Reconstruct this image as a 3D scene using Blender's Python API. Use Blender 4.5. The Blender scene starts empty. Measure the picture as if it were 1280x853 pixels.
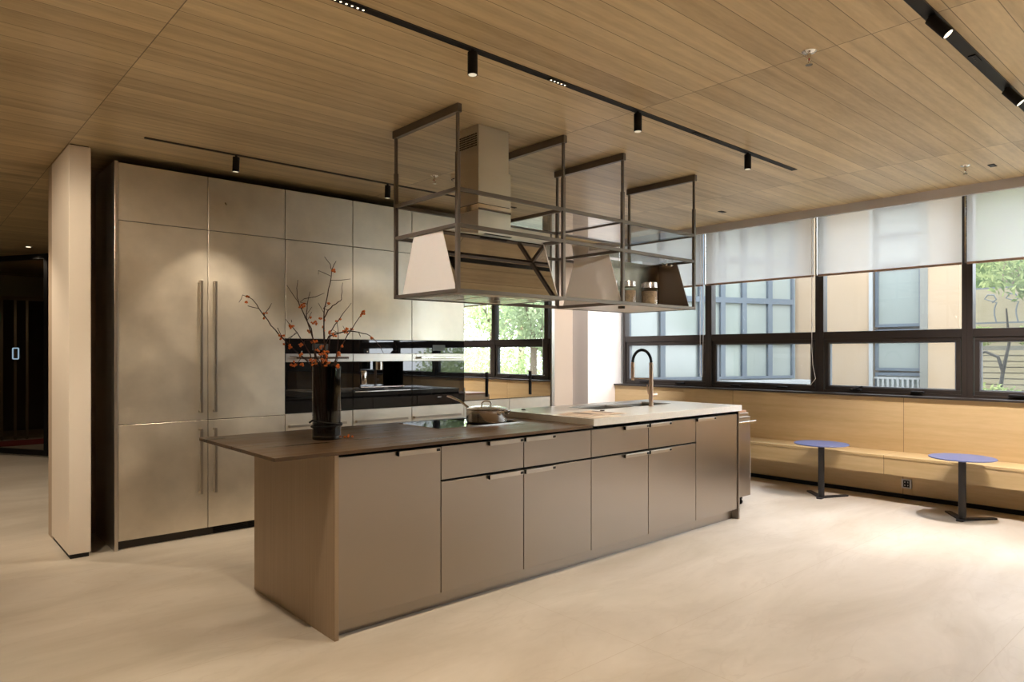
import bpy, bmesh, math, random
from mathutils import Vector, Matrix
random.seed(7)
S = bpy.context.scene
C = S.collection
R = math.radians

# ------------------------------------------------------------------ camera
CAM_H = 1.42
F_PX = 863.23
YAW = R(48.21)
cam_data = bpy.data.cameras.new('camera')
cam = bpy.data.objects.new('camera', cam_data)
C.objects.link(cam)
cam.location = (0, 0, CAM_H)
cam.rotation_euler = (R(90), 0, YAW - R(90))
cam_data.sensor_width = 36
cam_data.lens = F_PX / 1280 * 36
cam_data.shift_y = (442.18 - 426.5) / 1280
cam_data.clip_start = .05
S.camera = cam

# ------------------------------------------------------------------ light of the place
S.view_settings.view_transform = 'Standard'
S.view_settings.look = 'None'
S.view_settings.exposure = 0.13
S.view_settings.gamma = 1
S.view_settings.use_curve_mapping = False
try:
    S.cycles.max_bounces = 12
    S.cycles.diffuse_bounces = 6
    S.cycles.glossy_bounces = 6
    S.cycles.transmission_bounces = 10
    S.cycles.transparent_max_bounces = 24
    S.cycles.sample_clamp_indirect = 6
    S.cycles.use_denoising = True
    S.cycles.caustics_reflective = False
    S.cycles.caustics_refractive = False
except Exception:
    pass

SKY = 8.0
LAMP = 3.3      # strength of the spotlights, seen and added alike
world = bpy.data.worlds.new('overcast_sky')
S.world = world
world.use_nodes = True
wn, wl = world.node_tree.nodes, world.node_tree.links
wn.clear()
wo = wn.new('ShaderNodeOutputWorld')
wb = wn.new('ShaderNodeBackground')
wb.inputs[1].default_value = SKY
tc = wn.new('ShaderNodeTexCoord')
sx = wn.new('ShaderNodeSeparateXYZ')
rp = wn.new('ShaderNodeValToRGB')
rp.color_ramp.elements[0].position = 0.0
rp.color_ramp.elements[0].color = (.93, .96, 1, 1)
rp.color_ramp.elements[1].position = .7
rp.color_ramp.elements[1].color = (.82, .90, 1, 1)
wl.new(tc.outputs['Generated'], sx.inputs[0])
wl.new(sx.outputs[2], rp.inputs[0])
wl.new(rp.outputs[0], wb.inputs[0])
wl.new(wb.outputs[0], wo.inputs[0])

sun_d = bpy.data.lights.new('sun', 'SUN')
sun_d.energy = 9
sun_d.angle = R(6)
sun_d.color = (1, .93, .82)
sun = bpy.data.objects.new('sun', sun_d)
C.objects.link(sun)
sun.location = (-6, -4, 9)
sun.rotation_euler = Vector((.06, -.5, -.87)).to_track_quat('-Z', 'Y').to_euler()

pd = bpy.data.lights.new('window_portal', 'AREA')
pd.shape = 'RECTANGLE'
pd.size = 8.3
pd.size_y = 1.9
pd.cycles.is_portal = True
po = bpy.data.objects.new('window_portal', pd)
C.objects.link(po)
po.location = (7.66, 2.0, 1.95)
po.rotation_euler = (R(90), 0, R(90))

CEIL = 2.87
WARM = (1, .83, .62)

# ------------------------------------------------------------------ material helpers
MATS = {}
def new_mat(name):
    m = bpy.data.materials.new(name)
    m.use_nodes = True
    n = m.node_tree.nodes
    b = n['Principled BSDF']
    MATS[name] = m
    return m, n, m.node_tree.links, b

def srgb(r, g, b):
    f = lambda c: ((c/255)/12.92 if c/255 <= .04045 else (((c/255)+.055)/1.055)**2.4)
    return (f(r), f(g), f(b), 1)

def pbr(name, col, rough=.5, metal=0, spec=.5, noise=0, nscale=(4, 4, 4), rnoise=0, bump=0, detail=4, coat=0):
    """plain surface; noise > 0 varies the colour, rnoise the roughness"""
    m, n, l, b = new_mat(name)
    b.inputs['Base Color'].default_value = col
    b.inputs['Roughness'].default_value = rough
    b.inputs['Metallic'].default_value = metal
    b.inputs['Specular IOR Level'].default_value = spec
    b.inputs['Coat Weight'].default_value = coat
    if noise or rnoise or bump:
        g = n.new('ShaderNodeNewGeometry')
        mp = n.new('ShaderNodeMapping'); mp.inputs['Scale'].default_value = nscale
        nz = n.new('ShaderNodeTexNoise'); nz.inputs['Scale'].default_value = 1; nz.inputs['Detail'].default_value = detail
        nz.inputs['Roughness'].default_value = .6
        l.new(g.outputs['Position'], mp.inputs[0]); l.new(mp.outputs[0], nz.inputs['Vector'])
        if noise:
            mr = n.new('ShaderNodeMapRange')
            mr.inputs['From Min'].default_value = .25; mr.inputs['From Max'].default_value = .75
            mr.inputs['To Min'].default_value = 1 - noise; mr.inputs['To Max'].default_value = 1 + noise
            l.new(nz.outputs[0], mr.inputs[0])
            vm = n.new('ShaderNodeVectorMath'); vm.operation = 'SCALE'
            vm.inputs[0].default_value = col[:3]
            l.new(mr.outputs[0], vm.inputs['Scale']); l.new(vm.outputs[0], b.inputs['Base Color'])
        if rnoise:
            mr = n.new('ShaderNodeMapRange')
            mr.inputs['From Min'].default_value = .25; mr.inputs['From Max'].default_value = .75
            mr.inputs['To Min'].default_value = rough - rnoise; mr.inputs['To Max'].default_value = rough + rnoise
            l.new(nz.outputs[0], mr.inputs[0]); l.new(mr.outputs[0], b.inputs['Roughness'])
        if bump:
            bp = n.new('ShaderNodeBump'); bp.inputs['Strength'].default_value = bump; bp.inputs['Distance'].default_value = .01
            l.new(nz.outputs[0], bp.inputs['Height']); l.new(bp.outputs[0], b.inputs['Normal'])
    return m

def glass_mat(name, tint=(1, 1, 1, 1), rough=0, ior=1.5):
    m, n, l, b = new_mat(name)
    b.inputs['Base Color'].default_value = tint
    b.inputs['Roughness'].default_value = rough
    b.inputs['Transmission Weight'].default_value = 1
    b.inputs['IOR'].default_value = ior
    return m

def pane_mat(name, tint=(1, 1, 1, 1), ior=1.45, dirt=0):
    """thin sheet: clear with a fresnel reflection"""
    m, n, l, b = new_mat(name)
    n.remove(b)
    out = n['Material Output']
    t = n.new('ShaderNodeBsdfTransparent'); t.inputs[0].default_value = tint
    g = n.new('ShaderNodeBsdfGlossy'); g.inputs['Roughness'].default_value = .01
    f = n.new('ShaderNodeFresnel'); f.inputs[0].default_value = ior
    mx = n.new('ShaderNodeMixShader')
    gb = n.new('ShaderNodeNewGeometry')      # only the outer face of the sheet reflects
    ff = math_node(n, l, 'MULTIPLY', f.outputs[0], math_node(n, l, 'SUBTRACT', 1.0, gb.outputs['Backfacing']))
    l.new(ff, mx.inputs[0]); l.new(t.outputs[0], mx.inputs[1]); l.new(g.outputs[0], mx.inputs[2])
    last = mx
    if dirt:
        d = n.new('ShaderNodeBsdfTranslucent'); d.inputs[0].default_value = (.9, .95, 1, 1)
        nz = n.new('ShaderNodeTexNoise'); nz.inputs['Scale'].default_value = 3; nz.inputs['Detail'].default_value = 8
        geo = n.new('ShaderNodeNewGeometry')
        l.new(geo.outputs['Position'], nz.inputs['Vector'])
        mr = n.new('ShaderNodeMapRange'); mr.inputs['From Min'].default_value = .3; mr.inputs['From Max'].default_value = .8
        mr.inputs['To Min'].default_value = dirt*.4; mr.inputs['To Max'].default_value = dirt*1.6
        l.new(nz.outputs[0], mr.inputs[0])
        m2 = n.new('ShaderNodeMixShader')
        l.new(mr.outputs[0], m2.inputs[0]); l.new(mx.outputs[0], m2.inputs[1]); l.new(d.outputs[0], m2.inputs[2])
        last = m2
    l.new(last.outputs[0], out.inputs[0])
    return m

def emit_mat(name, col, s):
    m, n, l, b = new_mat(name)
    b.inputs['Base Color'].default_value = (.02, .02, .02, 1)
    b.inputs['Emission Color'].default_value = col
    b.inputs['Emission Strength'].default_value = s
    return m

def math_node(n, l, op, a, b=None):
    q = n.new('ShaderNodeMath'); q.operation = op
    for i, v in enumerate((a, b)):
        if v is None: continue
        if isinstance(v, (int, float)): q.inputs[i].default_value = v
        else: l.new(v, q.inputs[i])
    return q.outputs[0]

def wood_planks(name, dark, light, board=.1553, joint=2.41, x0=.89, y0=1.092, rough=.42, seams=True, grain_axis='X', zaxis=False):
    """veneered boards along X (or along Y on a wall), thin seams, a joint line across every panel length"""
    m, n, l, b = new_mat(name)
    geo = n.new('ShaderNodeNewGeometry'); sp = n.new('ShaderNodeSeparateXYZ')
    l.new(geo.outputs['Position'], sp.inputs[0])
    A = sp.outputs[0] if grain_axis == 'X' else sp.outputs[1]
    B = sp.outputs[2] if zaxis else (sp.outputs[1] if grain_axis == 'X' else sp.outputs[0])
    u = math_node(n, l, 'DIVIDE', math_node(n, l, 'SUBTRACT', A, x0), joint)
    v = math_node(n, l, 'DIVIDE', math_node(n, l, 'SUBTRACT', B, y0), board)
    iu = math_node(n, l, 'FLOOR', u); iv = math_node(n, l, 'FLOOR', v)
    cb = n.new('ShaderNodeCombineXYZ'); l.new(iu, cb.inputs[0]); l.new(iv, cb.inputs[1])
    wnz = n.new('ShaderNodeTexWhiteNoise'); wnz.noise_dimensions = '3D'; l.new(cb.outputs[0], wnz.inputs['Vector'])
    # long streaks of grain
    c2 = n.new('ShaderNodeCombineXYZ')
    l.new(math_node(n, l, 'MULTIPLY', A, .55), c2.inputs[0])
    l.new(math_node(n, l, 'ADD', math_node(n, l, 'MULTIPLY', B, 17.0), math_node(n, l, 'MULTIPLY', wnz.outputs[0], 40.0)), c2.inputs[1])
    l.new(math_node(n, l, 'MULTIPLY', iu, 7.3), c2.inputs[2])
    st = n.new('ShaderNodeTexNoise'); st.inputs['Scale'].default_value = 1; st.inputs['Detail'].default_value = 3
    l.new(c2.outputs[0], st.inputs['Vector'])
    # fine cross figure
    c3 = n.new('ShaderNodeCombineXYZ')
    l.new(math_node(n, l, 'MULTIPLY', A, 9), c3.inputs[0]); l.new(math_node(n, l, 'MULTIPLY', B, 55), c3.inputs[1])
    l.new(sp.outputs[2], c3.inputs[2])
    fg = n.new('ShaderNodeTexNoise'); fg.inputs['Scale'].default_value = 1; fg.inputs['Detail'].default_value = 5
    l.new(c3.outputs[0], fg.inputs['Vector'])
    # soft clouds
    cl = n.new('ShaderNodeTexNoise'); cl.inputs['Scale'].default_value = 1.6; cl.inputs['Detail'].default_value = 3
    l.new(geo.outputs['Position'], cl.inputs['Vector'])
    f = math_node(n, l, 'ADD', math_node(n, l, 'MULTIPLY', wnz.outputs[0], .22 if seams else .02), math_node(n, l, 'MULTIPLY', st.outputs[0], .7))
    f = math_node(n, l, 'ADD', f, math_node(n, l, 'MULTIPLY', fg.outputs[0], .3))
    f = math_node(n, l, 'ADD', f, math_node(n, l, 'MULTIPLY', cl.outputs[0], .25))
    mr = n.new('ShaderNodeMapRange'); mr.inputs['From Min'].default_value = .42; mr.inputs['From Max'].default_value = 1.05
    l.new(f, mr.inputs[0])
    mx = n.new('ShaderNodeMixRGB'); mx.inputs[1].default_value = dark; mx.inputs[2].default_value = light
    l.new(mr.outputs[0], mx.inputs[0])
    last = mx.outputs[0]
    fu = math_node(n, l, 'FRACT', u); fv = math_node(n, l, 'FRACT', v)
    ju = math_node(n, l, 'LESS_THAN', fu, .005/joint)
    mask = ju
    if seams:
        jv = math_node(n, l, 'LESS_THAN', fv, .0035/board)
        mask = math_node(n, l, 'MAXIMUM', ju, jv)
    m2 = n.new('ShaderNodeMixRGB'); m2.inputs[2].default_value = (dark[0]*.25, dark[1]*.22, dark[2]*.2, 1)
    l.new(math_node(n, l, 'MULTIPLY', mask, .8), m2.inputs[0]); l.new(last, m2.inputs[1])
    l.new(m2.outputs[0], b.inputs['Base Color'])
    b.inputs['Roughness'].default_value = rough
    b.inputs['Specular IOR Level'].default_value = .4
    return m

M_ceiling = wood_planks('ceiling_oak', srgb(160, 138, 102), srgb(226, 205, 164), rough=.38)
M_panel = wood_planks('wall_maple', srgb(192, 166, 122), srgb(220, 196, 154), board=5, joint=1.856, x0=.64, y0=-1, rough=.45, seams=False, grain_axis='Y', zaxis=True)
M_benchwood = wood_planks('bench_maple', srgb(196, 170, 124), srgb(224, 200, 156), board=5, joint=1.856, x0=.69, y0=-1, rough=.4, seams=False, grain_axis='Y', zaxis=True)

def floor_material():
    m, n, l, b = new_mat('floor_stone')
    geo = n.new('ShaderNodeNewGeometry')
    mp = n.new('ShaderNodeMapping'); mp.inputs['Scale'].default_value = (.55, 1.5, 1)
    mp.inputs['Rotation'].default_value = (0, 0, R(12))
    l.new(geo.outputs['Position'], mp.inputs[0])
    a = n.new('ShaderNodeTexNoise'); a.inputs['Scale'].default_value = 1.3; a.inputs['Detail'].default_value = 9
    a.inputs['Roughness'].default_value = .62; a.inputs['Distortion'].default_value = .6
    l.new(mp.outputs[0], a.inputs['Vector'])
    v = n.new('ShaderNodeTexNoise'); v.inputs['Scale'].default_value = 2.2; v.inputs['Detail'].default_value = 7
    v.inputs['Distortion'].default_value = 1.4
    l.new(mp.outputs[0], v.inputs['Vector'])
    vein = math_node(n, l, 'ABSOLUTE', math_node(n, l, 'SUBTRACT', v.outputs[0], .47))
    vm = n.new('ShaderNodeMapRange'); vm.inputs['From Min'].default_value = 0; vm.inputs['From Max'].default_value = .018
    vm.inputs['To Min'].default_value = .22; vm.inputs['To Max'].default_value = 0
    l.new(vein, vm.inputs[0])
    r1 = n.new('ShaderNodeValToRGB')
    r1.color_ramp.elements[0].position = .3; r1.color_ramp.elements[0].color = srgb(188, 177, 161)
    r1.color_ramp.elements[1].position = .7; r1.color_ramp.elements[1].color = srgb(217, 208, 196)
    l.new(a.outputs[0], r1.inputs[0])
    mx = n.new('ShaderNodeMixRGB'); mx.inputs[2].default_value = srgb(160, 142, 120)
    msk = math_node(n, l, 'MULTIPLY', vm.outputs[0], a.outputs[0])
    l.new(msk, mx.inputs[0]); l.new(r1.outputs[0], mx.inputs[1])
    # very thin slab joints
    sp = n.new('ShaderNodeSeparateXYZ'); l.new(geo.outputs['Position'], sp.inputs[0])
    fx = math_node(n, l, 'FRACT', math_node(n, l, 'DIVIDE', math_node(n, l, 'ADD', sp.outputs[0], 9.3), 2.4))
    fy = math_node(n, l, 'FRACT', math_node(n, l, 'DIVIDE', math_node(n, l, 'ADD', sp.outputs[1], 9.9), 1.2))
    j = math_node(n, l, 'MAXIMUM', math_node(n, l, 'LESS_THAN', fx, .0012), math_node(n, l, 'LESS_THAN', fy, .0024))
    m2 = n.new('ShaderNodeMixRGB'); m2.inputs[2].default_value = srgb(176, 158, 134)
    l.new(math_node(n, l, 'MULTIPLY', j, .6), m2.inputs[0]); l.new(mx.outputs[0], m2.inputs[1])
    l.new(m2.outputs[0], b.inputs['Base Color'])
    rr = n.new('ShaderNodeMapRange'); rr.inputs['To Min'].default_value = .34; rr.inputs['To Max'].default_value = .5
    l.new(a.outputs[0], rr.inputs[0]); l.new(rr.outputs[0], b.inputs['Roughness'])
    return m
M_floor = floor_material()

M_white = pbr('white_plaster', srgb(226, 220, 212), .7, noise=.015)
M_column = pbr('cream_column_paint', srgb(224, 213, 200), .6, noise=.015)
M_header = pbr('taupe_header', srgb(194, 192, 196), .6)
M_steel = pbr('patinated_steel', (.76, .70, .60, 1), .36, metal=.85, noise=.15, nscale=(2.6, 2.6, 2.6), rnoise=.10, detail=5)
M_steel_side = pbr('brushed_steel_side', (.62, .58, .53, 1), .32, metal=1)
M_bronze = pbr('bronze_anodised', (.37, .325, .28, 1), .30, metal=1)
M_bronze_side = pbr('bronze_brushed', (.38, .29, .205, 1), .42, metal=.6, noise=.10, nscale=(60, 60, 1.2), detail=3)
M_handle = pbr('satin_nickel', (.52, .47, .41, 1), .3, metal=1)
M_gap = pbr('gap_black', (.008, .007, .006, 1), .8)
M_black = pbr('black_metal', (.010, .009, .009, 1), .55, spec=.2)
M_plinth = pbr('dark_plinth', (.03, .022, .016, 1), .5)
M_walnut = pbr('walnut_top', srgb(82, 64, 46), .33, noise=.75, nscale=(1.6, 16, 4), rnoise=.12, detail=6, spec=.35)
M_stone = pbr('grey_stone', srgb(234, 234, 230), .26, noise=.05, nscale=(40, 40, 40), detail=5)
M_basin = pbr('basin_stone_shaded', srgb(150, 147, 138), .45)  # darker than the worktop stone: shade of the basins put into the colour
M_blackglass = pbr('black_glass', (.006, .006, .007, 1), .015, spec=.85)
M_window_oven = pbr('oven_window_glass', (.012, .014, .016, 1), .02, spec=.9)
M_mirror = pbr('mirror_glass', (.80, .80, .76, 1), .012, metal=1, bump=.012, nscale=(1.5, 1.5, 2.5), detail=1)
M_frame = pbr('bronze_tube', (.17, .145, .125, 1), .42, metal=.6)
M_chrome = pbr('polished_steel', (.78, .74, .70, 1), .10, metal=1)
M_pan = pbr('polished_pan_steel', (.88, .86, .83, 1), .16, metal=1)
M_inox = pbr('brushed_inox', (.66, .62, .57, 1), .3, metal=1, noise=.04, nscale=(3, 3, 3), rnoise=.04)
M_hoodside = pbr('satin_steel_side', (.88, .82, .76, 1), .38, metal=.2)
M_hoodmirror = pbr('hood_mirror', (.50, .48, .46, 1), .025, metal=1)
M_winframe = pbr('window_frame_dark', srgb(52, 46, 43), .42, metal=.2)
M_winframe2 = pbr('window_gasket', srgb(96, 100, 106), .4)
M_pane = pane_mat('window_glass', (.97, .99, 1, 1), dirt=.02)
M_shelfglass = pane_mat('shelf_glass', (.95, .95, .95, 1), ior=2.1)
M_jar = pane_mat('jar_glass', (.95, .95, .94, 1), ior=1.6)
M_vase = pane_mat('smoked_vase_glass', (.56, .55, .53, 1), ior=1.5)
M_copper = pbr('copper_nickel', (.78, .60, .47, 1), .28, metal=1)
M_rubber = pbr('black_hose', (.02, .02, .022, 1), .45)
M_tabletop = pbr('blue_grey_lacquer', srgb(86, 100, 146), .32, spec=.5)
M_tableleg = pbr('charcoal_powder', srgb(38, 36, 38), .5)
M_branch = pbr('branch_bark', srgb(62, 40, 30), .8)
M_berry = pbr('orange_berry', srgb(216, 112, 40), .4, noise=.2, nscale=(60, 60, 60))
M_detector = pbr('ivory_plastic', srgb(225, 212, 190), .5)
M_concrete = pbr('beige_render', srgb(150, 128, 102), .9, noise=.06, nscale=(1.2, 1.2, .5), detail=6)
M_outframe = pbr('grey_aluminium_outside', srgb(74, 82, 90), .5)
M_outpane = pbr('outside_glass_sky_tint', srgb(124, 129, 123), .12, spec=.6, noise=.06, nscale=(.8, .8, .5))  # pale base colour stands in for the sky reflected in the panes
M_outwhite = pbr('outside_white', srgb(140, 140, 138), .8, noise=.08, nscale=(9, 9, 9))
M_timber = pbr('weathered_timber', srgb(132, 122, 98), .8, noise=.12, nscale=(3, 3, 30))
M_rock = pbr('garden_stone', srgb(100, 98, 88), .9, noise=.3, nscale=(5, 5, 9), detail=8)
M_bark = pbr('tree_bark', srgb(104, 88, 70), .9, noise=.2, nscale=(10, 10, 3))
M_iron = pbr('wrought_iron', srgb(78, 82, 84), .6)
M_ground = pbr('outside_ground', srgb(110, 112, 98), .95, noise=.2, nscale=(2, 2, 2))
M_darkwall = pbr('dark_lobby_wall', srgb(48, 34, 26), .6)
M_darkglass = pane_mat('dark_door_glass', (.75, .72, .68, 1), ior=1.5)
M_red = pbr('red_mat', srgb(150, 20, 24), .8)
M_paper = pbr('newsprint', srgb(214, 196, 180), .7)
M_photo = pbr('magazine_photo', srgb(84, 58, 40), .4, noise=.5, nscale=(22, 30, 22), detail=2)
M_contents = pbr('jar_contents', srgb(160, 140, 115), .8, noise=.4, nscale=(50, 50, 50))
M_lid = pbr('jar_lid', (.75, .72, .70, 1), .25, metal=.8)
M_wine = pbr('dark_cavity', (.02, .018, .016, 1), .5)
M_block = pbr('beech_board', srgb(196, 150, 118), .5)
M_socket = pbr('socket_steel', (.45, .42, .40, 1), .4, metal=.8)
M_lens = emit_mat('lamp_lens', (1, .88, .66, 1), 2.2)
M_lens_dim = emit_mat('lamp_lens_side', (1, .86, .62, 1), .7)
M_led = emit_mat('led_dot', (1, .86, .62, 1), 2.5)
M_ring = emit_mat('touch_ring', (.55, .8, 1, 1), .45)
M_exit = emit_mat('exit_green', (.05, .8, .3, 1), .8)

def blind_material():
    m, n, l, b = new_mat('blind_fabric')
    n.remove(b)
    out = n['Material Output']
    t = n.new('ShaderNodeBsdfTransparent')
    tr = n.new('ShaderNodeBsdfTranslucent'); tr.inputs[0].default_value = srgb(232, 230, 228)
    d = n.new('ShaderNodeBsdfDiffuse'); d.inputs[0].default_value = srgb(232, 228, 224)
    m1 = n.new('ShaderNodeMixShader'); m1.inputs[0].default_value = .52
    m2 = n.new('ShaderNodeMixShader'); m2.inputs[0].default_value = .42
    l.new(tr.outputs[0], m1.inputs[1]); l.new(d.outputs[0], m1.inputs[2])
    l.new(m1.outputs[0], m2.inputs[1]); l.new(t.outputs[0], m2.inputs[2])
    l.new(m2.outputs[0], out.inputs[0])
    return m
M_blind = blind_material()

def leaf_material(name, c1, c2):
    m, n, l, b = new_mat(name)
    n.remove(b)
    out = n['Material Output']
    geo = n.new('ShaderNodeNewGeometry')
    nz = n.new('ShaderNodeTexNoise'); nz.inputs['Scale'].default_value = 2.2; nz.inputs['Detail'].default_value = 3
    l.new(geo.outputs['Position'], nz.inputs['Vector'])
    r1 = n.new('ShaderNodeValToRGB'); r1.color_ramp.elements[0].position = .35; r1.color_ramp.elements[0].color = c1
    r1.color_ramp.elements[1].position = .65; r1.color_ramp.elements[1].color = c2
    l.new(nz.outputs[0], r1.inputs[0])
    d = n.new('ShaderNodeBsdfDiffuse'); t = n.new('ShaderNodeBsdfTranslucent'); mx = n.new('ShaderNodeMixShader')
    mx.inputs[0].default_value = .45
    l.new(r1.outputs[0], d.inputs[0]); l.new(r1.outputs[0], t.inputs[0])
    l.new(d.outputs[0], mx.inputs[1]); l.new(t.outputs[0], mx.inputs[2]); l.new(mx.outputs[0], out.inputs[0])
    return m
M_leaf = leaf_material('leaf_green', srgb(82, 98, 60), srgb(140, 150, 100))
M_leaf2 = leaf_material('leaf_hazy', srgb(124, 142, 104), srgb(168, 180, 144))  # haze and washed-out daylight put into the leaf colour

# ------------------------------------------------------------------ mesh helpers
def BM(): return bmesh.new()

def box(bm, x0, x1, y0, y1, z0, z1):
    vs = [bm.verts.new(p) for p in ((x0,y0,z0),(x1,y0,z0),(x1,y1,z0),(x0,y1,z0),(x0,y0,z1),(x1,y0,z1),(x1,y1,z1),(x0,y1,z1))]
    for f in ((3,2,1,0),(4,5,6,7),(0,1,5,4),(1,2,6,5),(2,3,7,6),(3,0,4,7)):
        bm.faces.new([vs[i] for i in f])
    return bm

def prism(bm, pts, axis, a, b):
    """polygon pts (2D) extruded along axis from a to b. axis 'X': pts are (y,z); 'Y': (x,z); 'Z': (x,y)"""
    def P(p, t):
        return {'X': (t, p[0], p[1]), 'Y': (p[0], t, p[1]), 'Z': (p[0], p[1], t)}[axis]
    A = [bm.verts.new(P(p, a)) for p in pts]; B = [bm.verts.new(P(p, b)) for p in pts]
    n = len(pts)
    bm.faces.new(A[::-1]); bm.faces.new(B)
    for i in range(n):
        bm.faces.new((A[i], A[(i+1) % n], B[(i+1) % n], B[i]))
    bmesh.ops.recalc_face_normals(bm, faces=bm.faces)
    return bm

def cyl(bm, p0, p1, r0, r1=None, seg=20):
    return tube(bm, [p0, p1], [r0, r0 if r1 is None else r1], seg)

def tube(bm, pts, rad, seg=10, cap=True):
    pts = [Vector(p) for p in pts]
    if isinstance(rad, (int, float)): rad = [rad]*len(pts)
    rings = []
    prev = None
    for i, p in enumerate(pts):
        if i == 0: d = pts[1]-pts[0]
        elif i == len(pts)-1: d = pts[-1]-pts[-2]
        else: d = (pts[i+1]-p).normalized() + (p-pts[i-1]).normalized()
        d.normalize()
        if prev is None:
            a = Vector((0, 0, 1)) if abs(d.z) < .9 else Vector((1, 0, 0))
            u = d.cross(a).normalized()
        else:
            u = (prev - d*prev.dot(d)).normalized()
        prev = u
        w = d.cross(u)
        rings.append([bm.verts.new(p + (u*math.cos(2*math.pi*k/seg) + w*math.sin(2*math.pi*k/seg))*rad[i]) for k in range(seg)])
    for a, b in zip(rings, rings[1:]):
        for k in range(seg):
            bm.faces.new((a[k], a[(k+1) % seg], b[(k+1) % seg], b[k]))
    if cap:
        bm.faces.new(rings[0][::-1]); bm.faces.new(rings[-1])
    return bm

def lathe(bm, prof, cx, cy, seg=40, close=False):
    """prof: list of (r, z)"""
    rings = []
    for r, z in prof:
        if r < 1e-5: rings.append([bm.verts.new((cx, cy, z))])
        else: rings.append([bm.verts.new((cx+r*math.cos(2*math.pi*k/seg), cy+r*math.sin(2*math.pi*k/seg), z)) for k in range(seg)])
    prs = list(zip(rings, rings[1:]))
    if close: prs.append((rings[-1], rings[0]))
    for a, b in prs:
        for k in range(seg):
            k2 = (k+1) % seg
            if len(a) == 1 and len(b) == 1: continue
            if len(a) == 1: bm.faces.new((a[0], b[k2], b[k]))
            elif len(b) == 1: bm.faces.new((a[k], a[k2], b[0]))
            else: bm.faces.new((a[k], a[k2], b[k2], b[k]))
    return bm

def blob(bm, c, r, sub=1):
    bmesh.ops.create_icosphere(bm, subdivisions=sub, radius=r, matrix=Matrix.Translation(c))
    return bm

def world_loc(o):
    p = Vector((0, 0, 0))
    while o is not None:
        p += o.location; o = o.parent
    return p

def obj(name, bm, mat, parent=None, label=None, bevel=0, smooth=False, kind=None, cat=None, group=None, seg=2):
    bmesh.ops.recalc_face_normals(bm, faces=bm.faces)
    me = bpy.data.meshes.new(name)
    if parent is None:
        xs = [v.co for v in bm.verts]
        org = Vector(((min(v.x for v in xs)+max(v.x for v in xs))/2, (min(v.y for v in xs)+max(v.y for v in xs))/2, min(v.z for v in xs)))
    else:
        org = world_loc(parent)
    bmesh.ops.translate(bm, verts=bm.verts, vec=-org)
    bm.to_mesh(me); bm.free()
    me.materials.append(mat)
    if smooth:
        for p in me.polygons: p.use_smooth = True
        try: me.set_sharp_from_angle(angle=R(40))
        except Exception: pass
    o = bpy.data.objects.new(name, me)
    C.objects.link(o)
    if parent is None: o.location = org
    else: o.parent = parent
    if bevel:
        md = o.modifiers.new('bevel', 'BEVEL'); md.width = bevel; md.segments = seg; md.limit_method = 'ANGLE'
    if label: o['label'] = label
    if kind: o['kind'] = kind
    if cat: o['category'] = cat
    if group: o['group'] = group
    return o

def thing(name, loc, label, cat, group=None, kind=None):
    o = bpy.data.objects.new(name, None)
    o.empty_display_size = .1
    C.objects.link(o)
    o.location = loc
    if label: o['label'] = label
    if cat: o['category'] = cat
    if group: o['group'] = group
    if kind: o['kind'] = kind
    return o

def dup(root, loc, label=None, rz=None):
    r = root.copy(); C.objects.link(r); r.location = loc
    if rz is not None: r.rotation_euler = (root.rotation_euler[0], root.rotation_euler[1], rz)
    if label: r['label'] = label
    def kids(src, dst):
        for ch in list(src.children):
            c = ch.copy(); C.objects.link(c); c.parent = dst
            kids(ch, c)
    kids(root, r)
    return r

def struct(name, bm, mat, **k): return obj(name, bm, mat, kind='structure', **k)
def bx(*a): return box(BM(), *a)

# ================================================================== THE ROOM
XW = 7.5           # window plane
YS, YN = -5.6, 6.27
struct('floor', bx(-4.2, 7.6, YS, 16, -.12, 0), M_floor)
struct('ceiling', bx(-4.2, 6.9, YS, 16, CEIL, CEIL+.15), M_ceiling)
struct('ceiling_pocket', bx(6.9, 7.75, YS, 16, 3.02, 3.17), M_header)
struct('trim_1', bx(6.87, 6.9, YS, 6.15, 2.785, 3.02), M_header, label='taupe fascia band along the ceiling above the windows')
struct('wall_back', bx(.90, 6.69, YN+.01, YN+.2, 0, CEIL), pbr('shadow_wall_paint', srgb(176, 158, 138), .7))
struct('wall_left', bx(-4.3, -4.2, YS, 16, 0, CEIL), M_white)
struct('wall_front', bx(-4.2, 7.6, YS-.15, YS, 0, 3.1), pbr('rear_wall_walnut', srgb(88, 66, 46), .6))
struct('wall_far', bx(-4.2, 4.5, 15.6, 15.75, 0, CEIL), M_darkwall)
struct('wall_lobby_right', bx(3.2, 3.35, 6.47, 15.6, 0, CEIL), M_darkwall)
# stepped pier between the cabinets and the windows: dark faces turn away from the windows, white faces look along them
w = BM()
prism(w, [(6.847, 6.15), (7.62, 6.15), (7.62, 6.9), (6.5, 6.9), (6.5, 6.64), (6.69, 6.64), (6.69, 6.51), (6.847, 6.51)], 'Z', 0, 3.1)
struct('wall_pier', w, M_white)
# window wall: parapet, lintel
struct('wall_parapet', bx(7.46, 7.72, YS, 6.15, 0, .985), M_white)
struct('wall_lintel', bx(7.46, 7.75, YS, 6.15, 2.98, 3.17), M_header)
struct('baseboard_window', bx(7.36, 7.40, YS, 6.15, 0, .04), M_black)
struct('trim_2', bx(7.40, 7.459, YS, 6.149, .45, .985), M_panel, label='honey maple wall panelling under the window sill')
struct('trim_3', bx(7.385, 7.459, YS, 6.149, .04, .27), M_panel, label='maple kick panel recessed under the bench')
struct('window_sill', bx(7.37, 7.5, YS, 6.149, .985, 1.005), M_winframe, bevel=.003)

struct('wall_added_rear_right', bx(7.46, 7.72, YS, -2.13, .985, 2.98), pbr('added_side_wall', srgb(96, 72, 50), .6))  # unseen wall added in place of windows to darken the island's reflections
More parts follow.
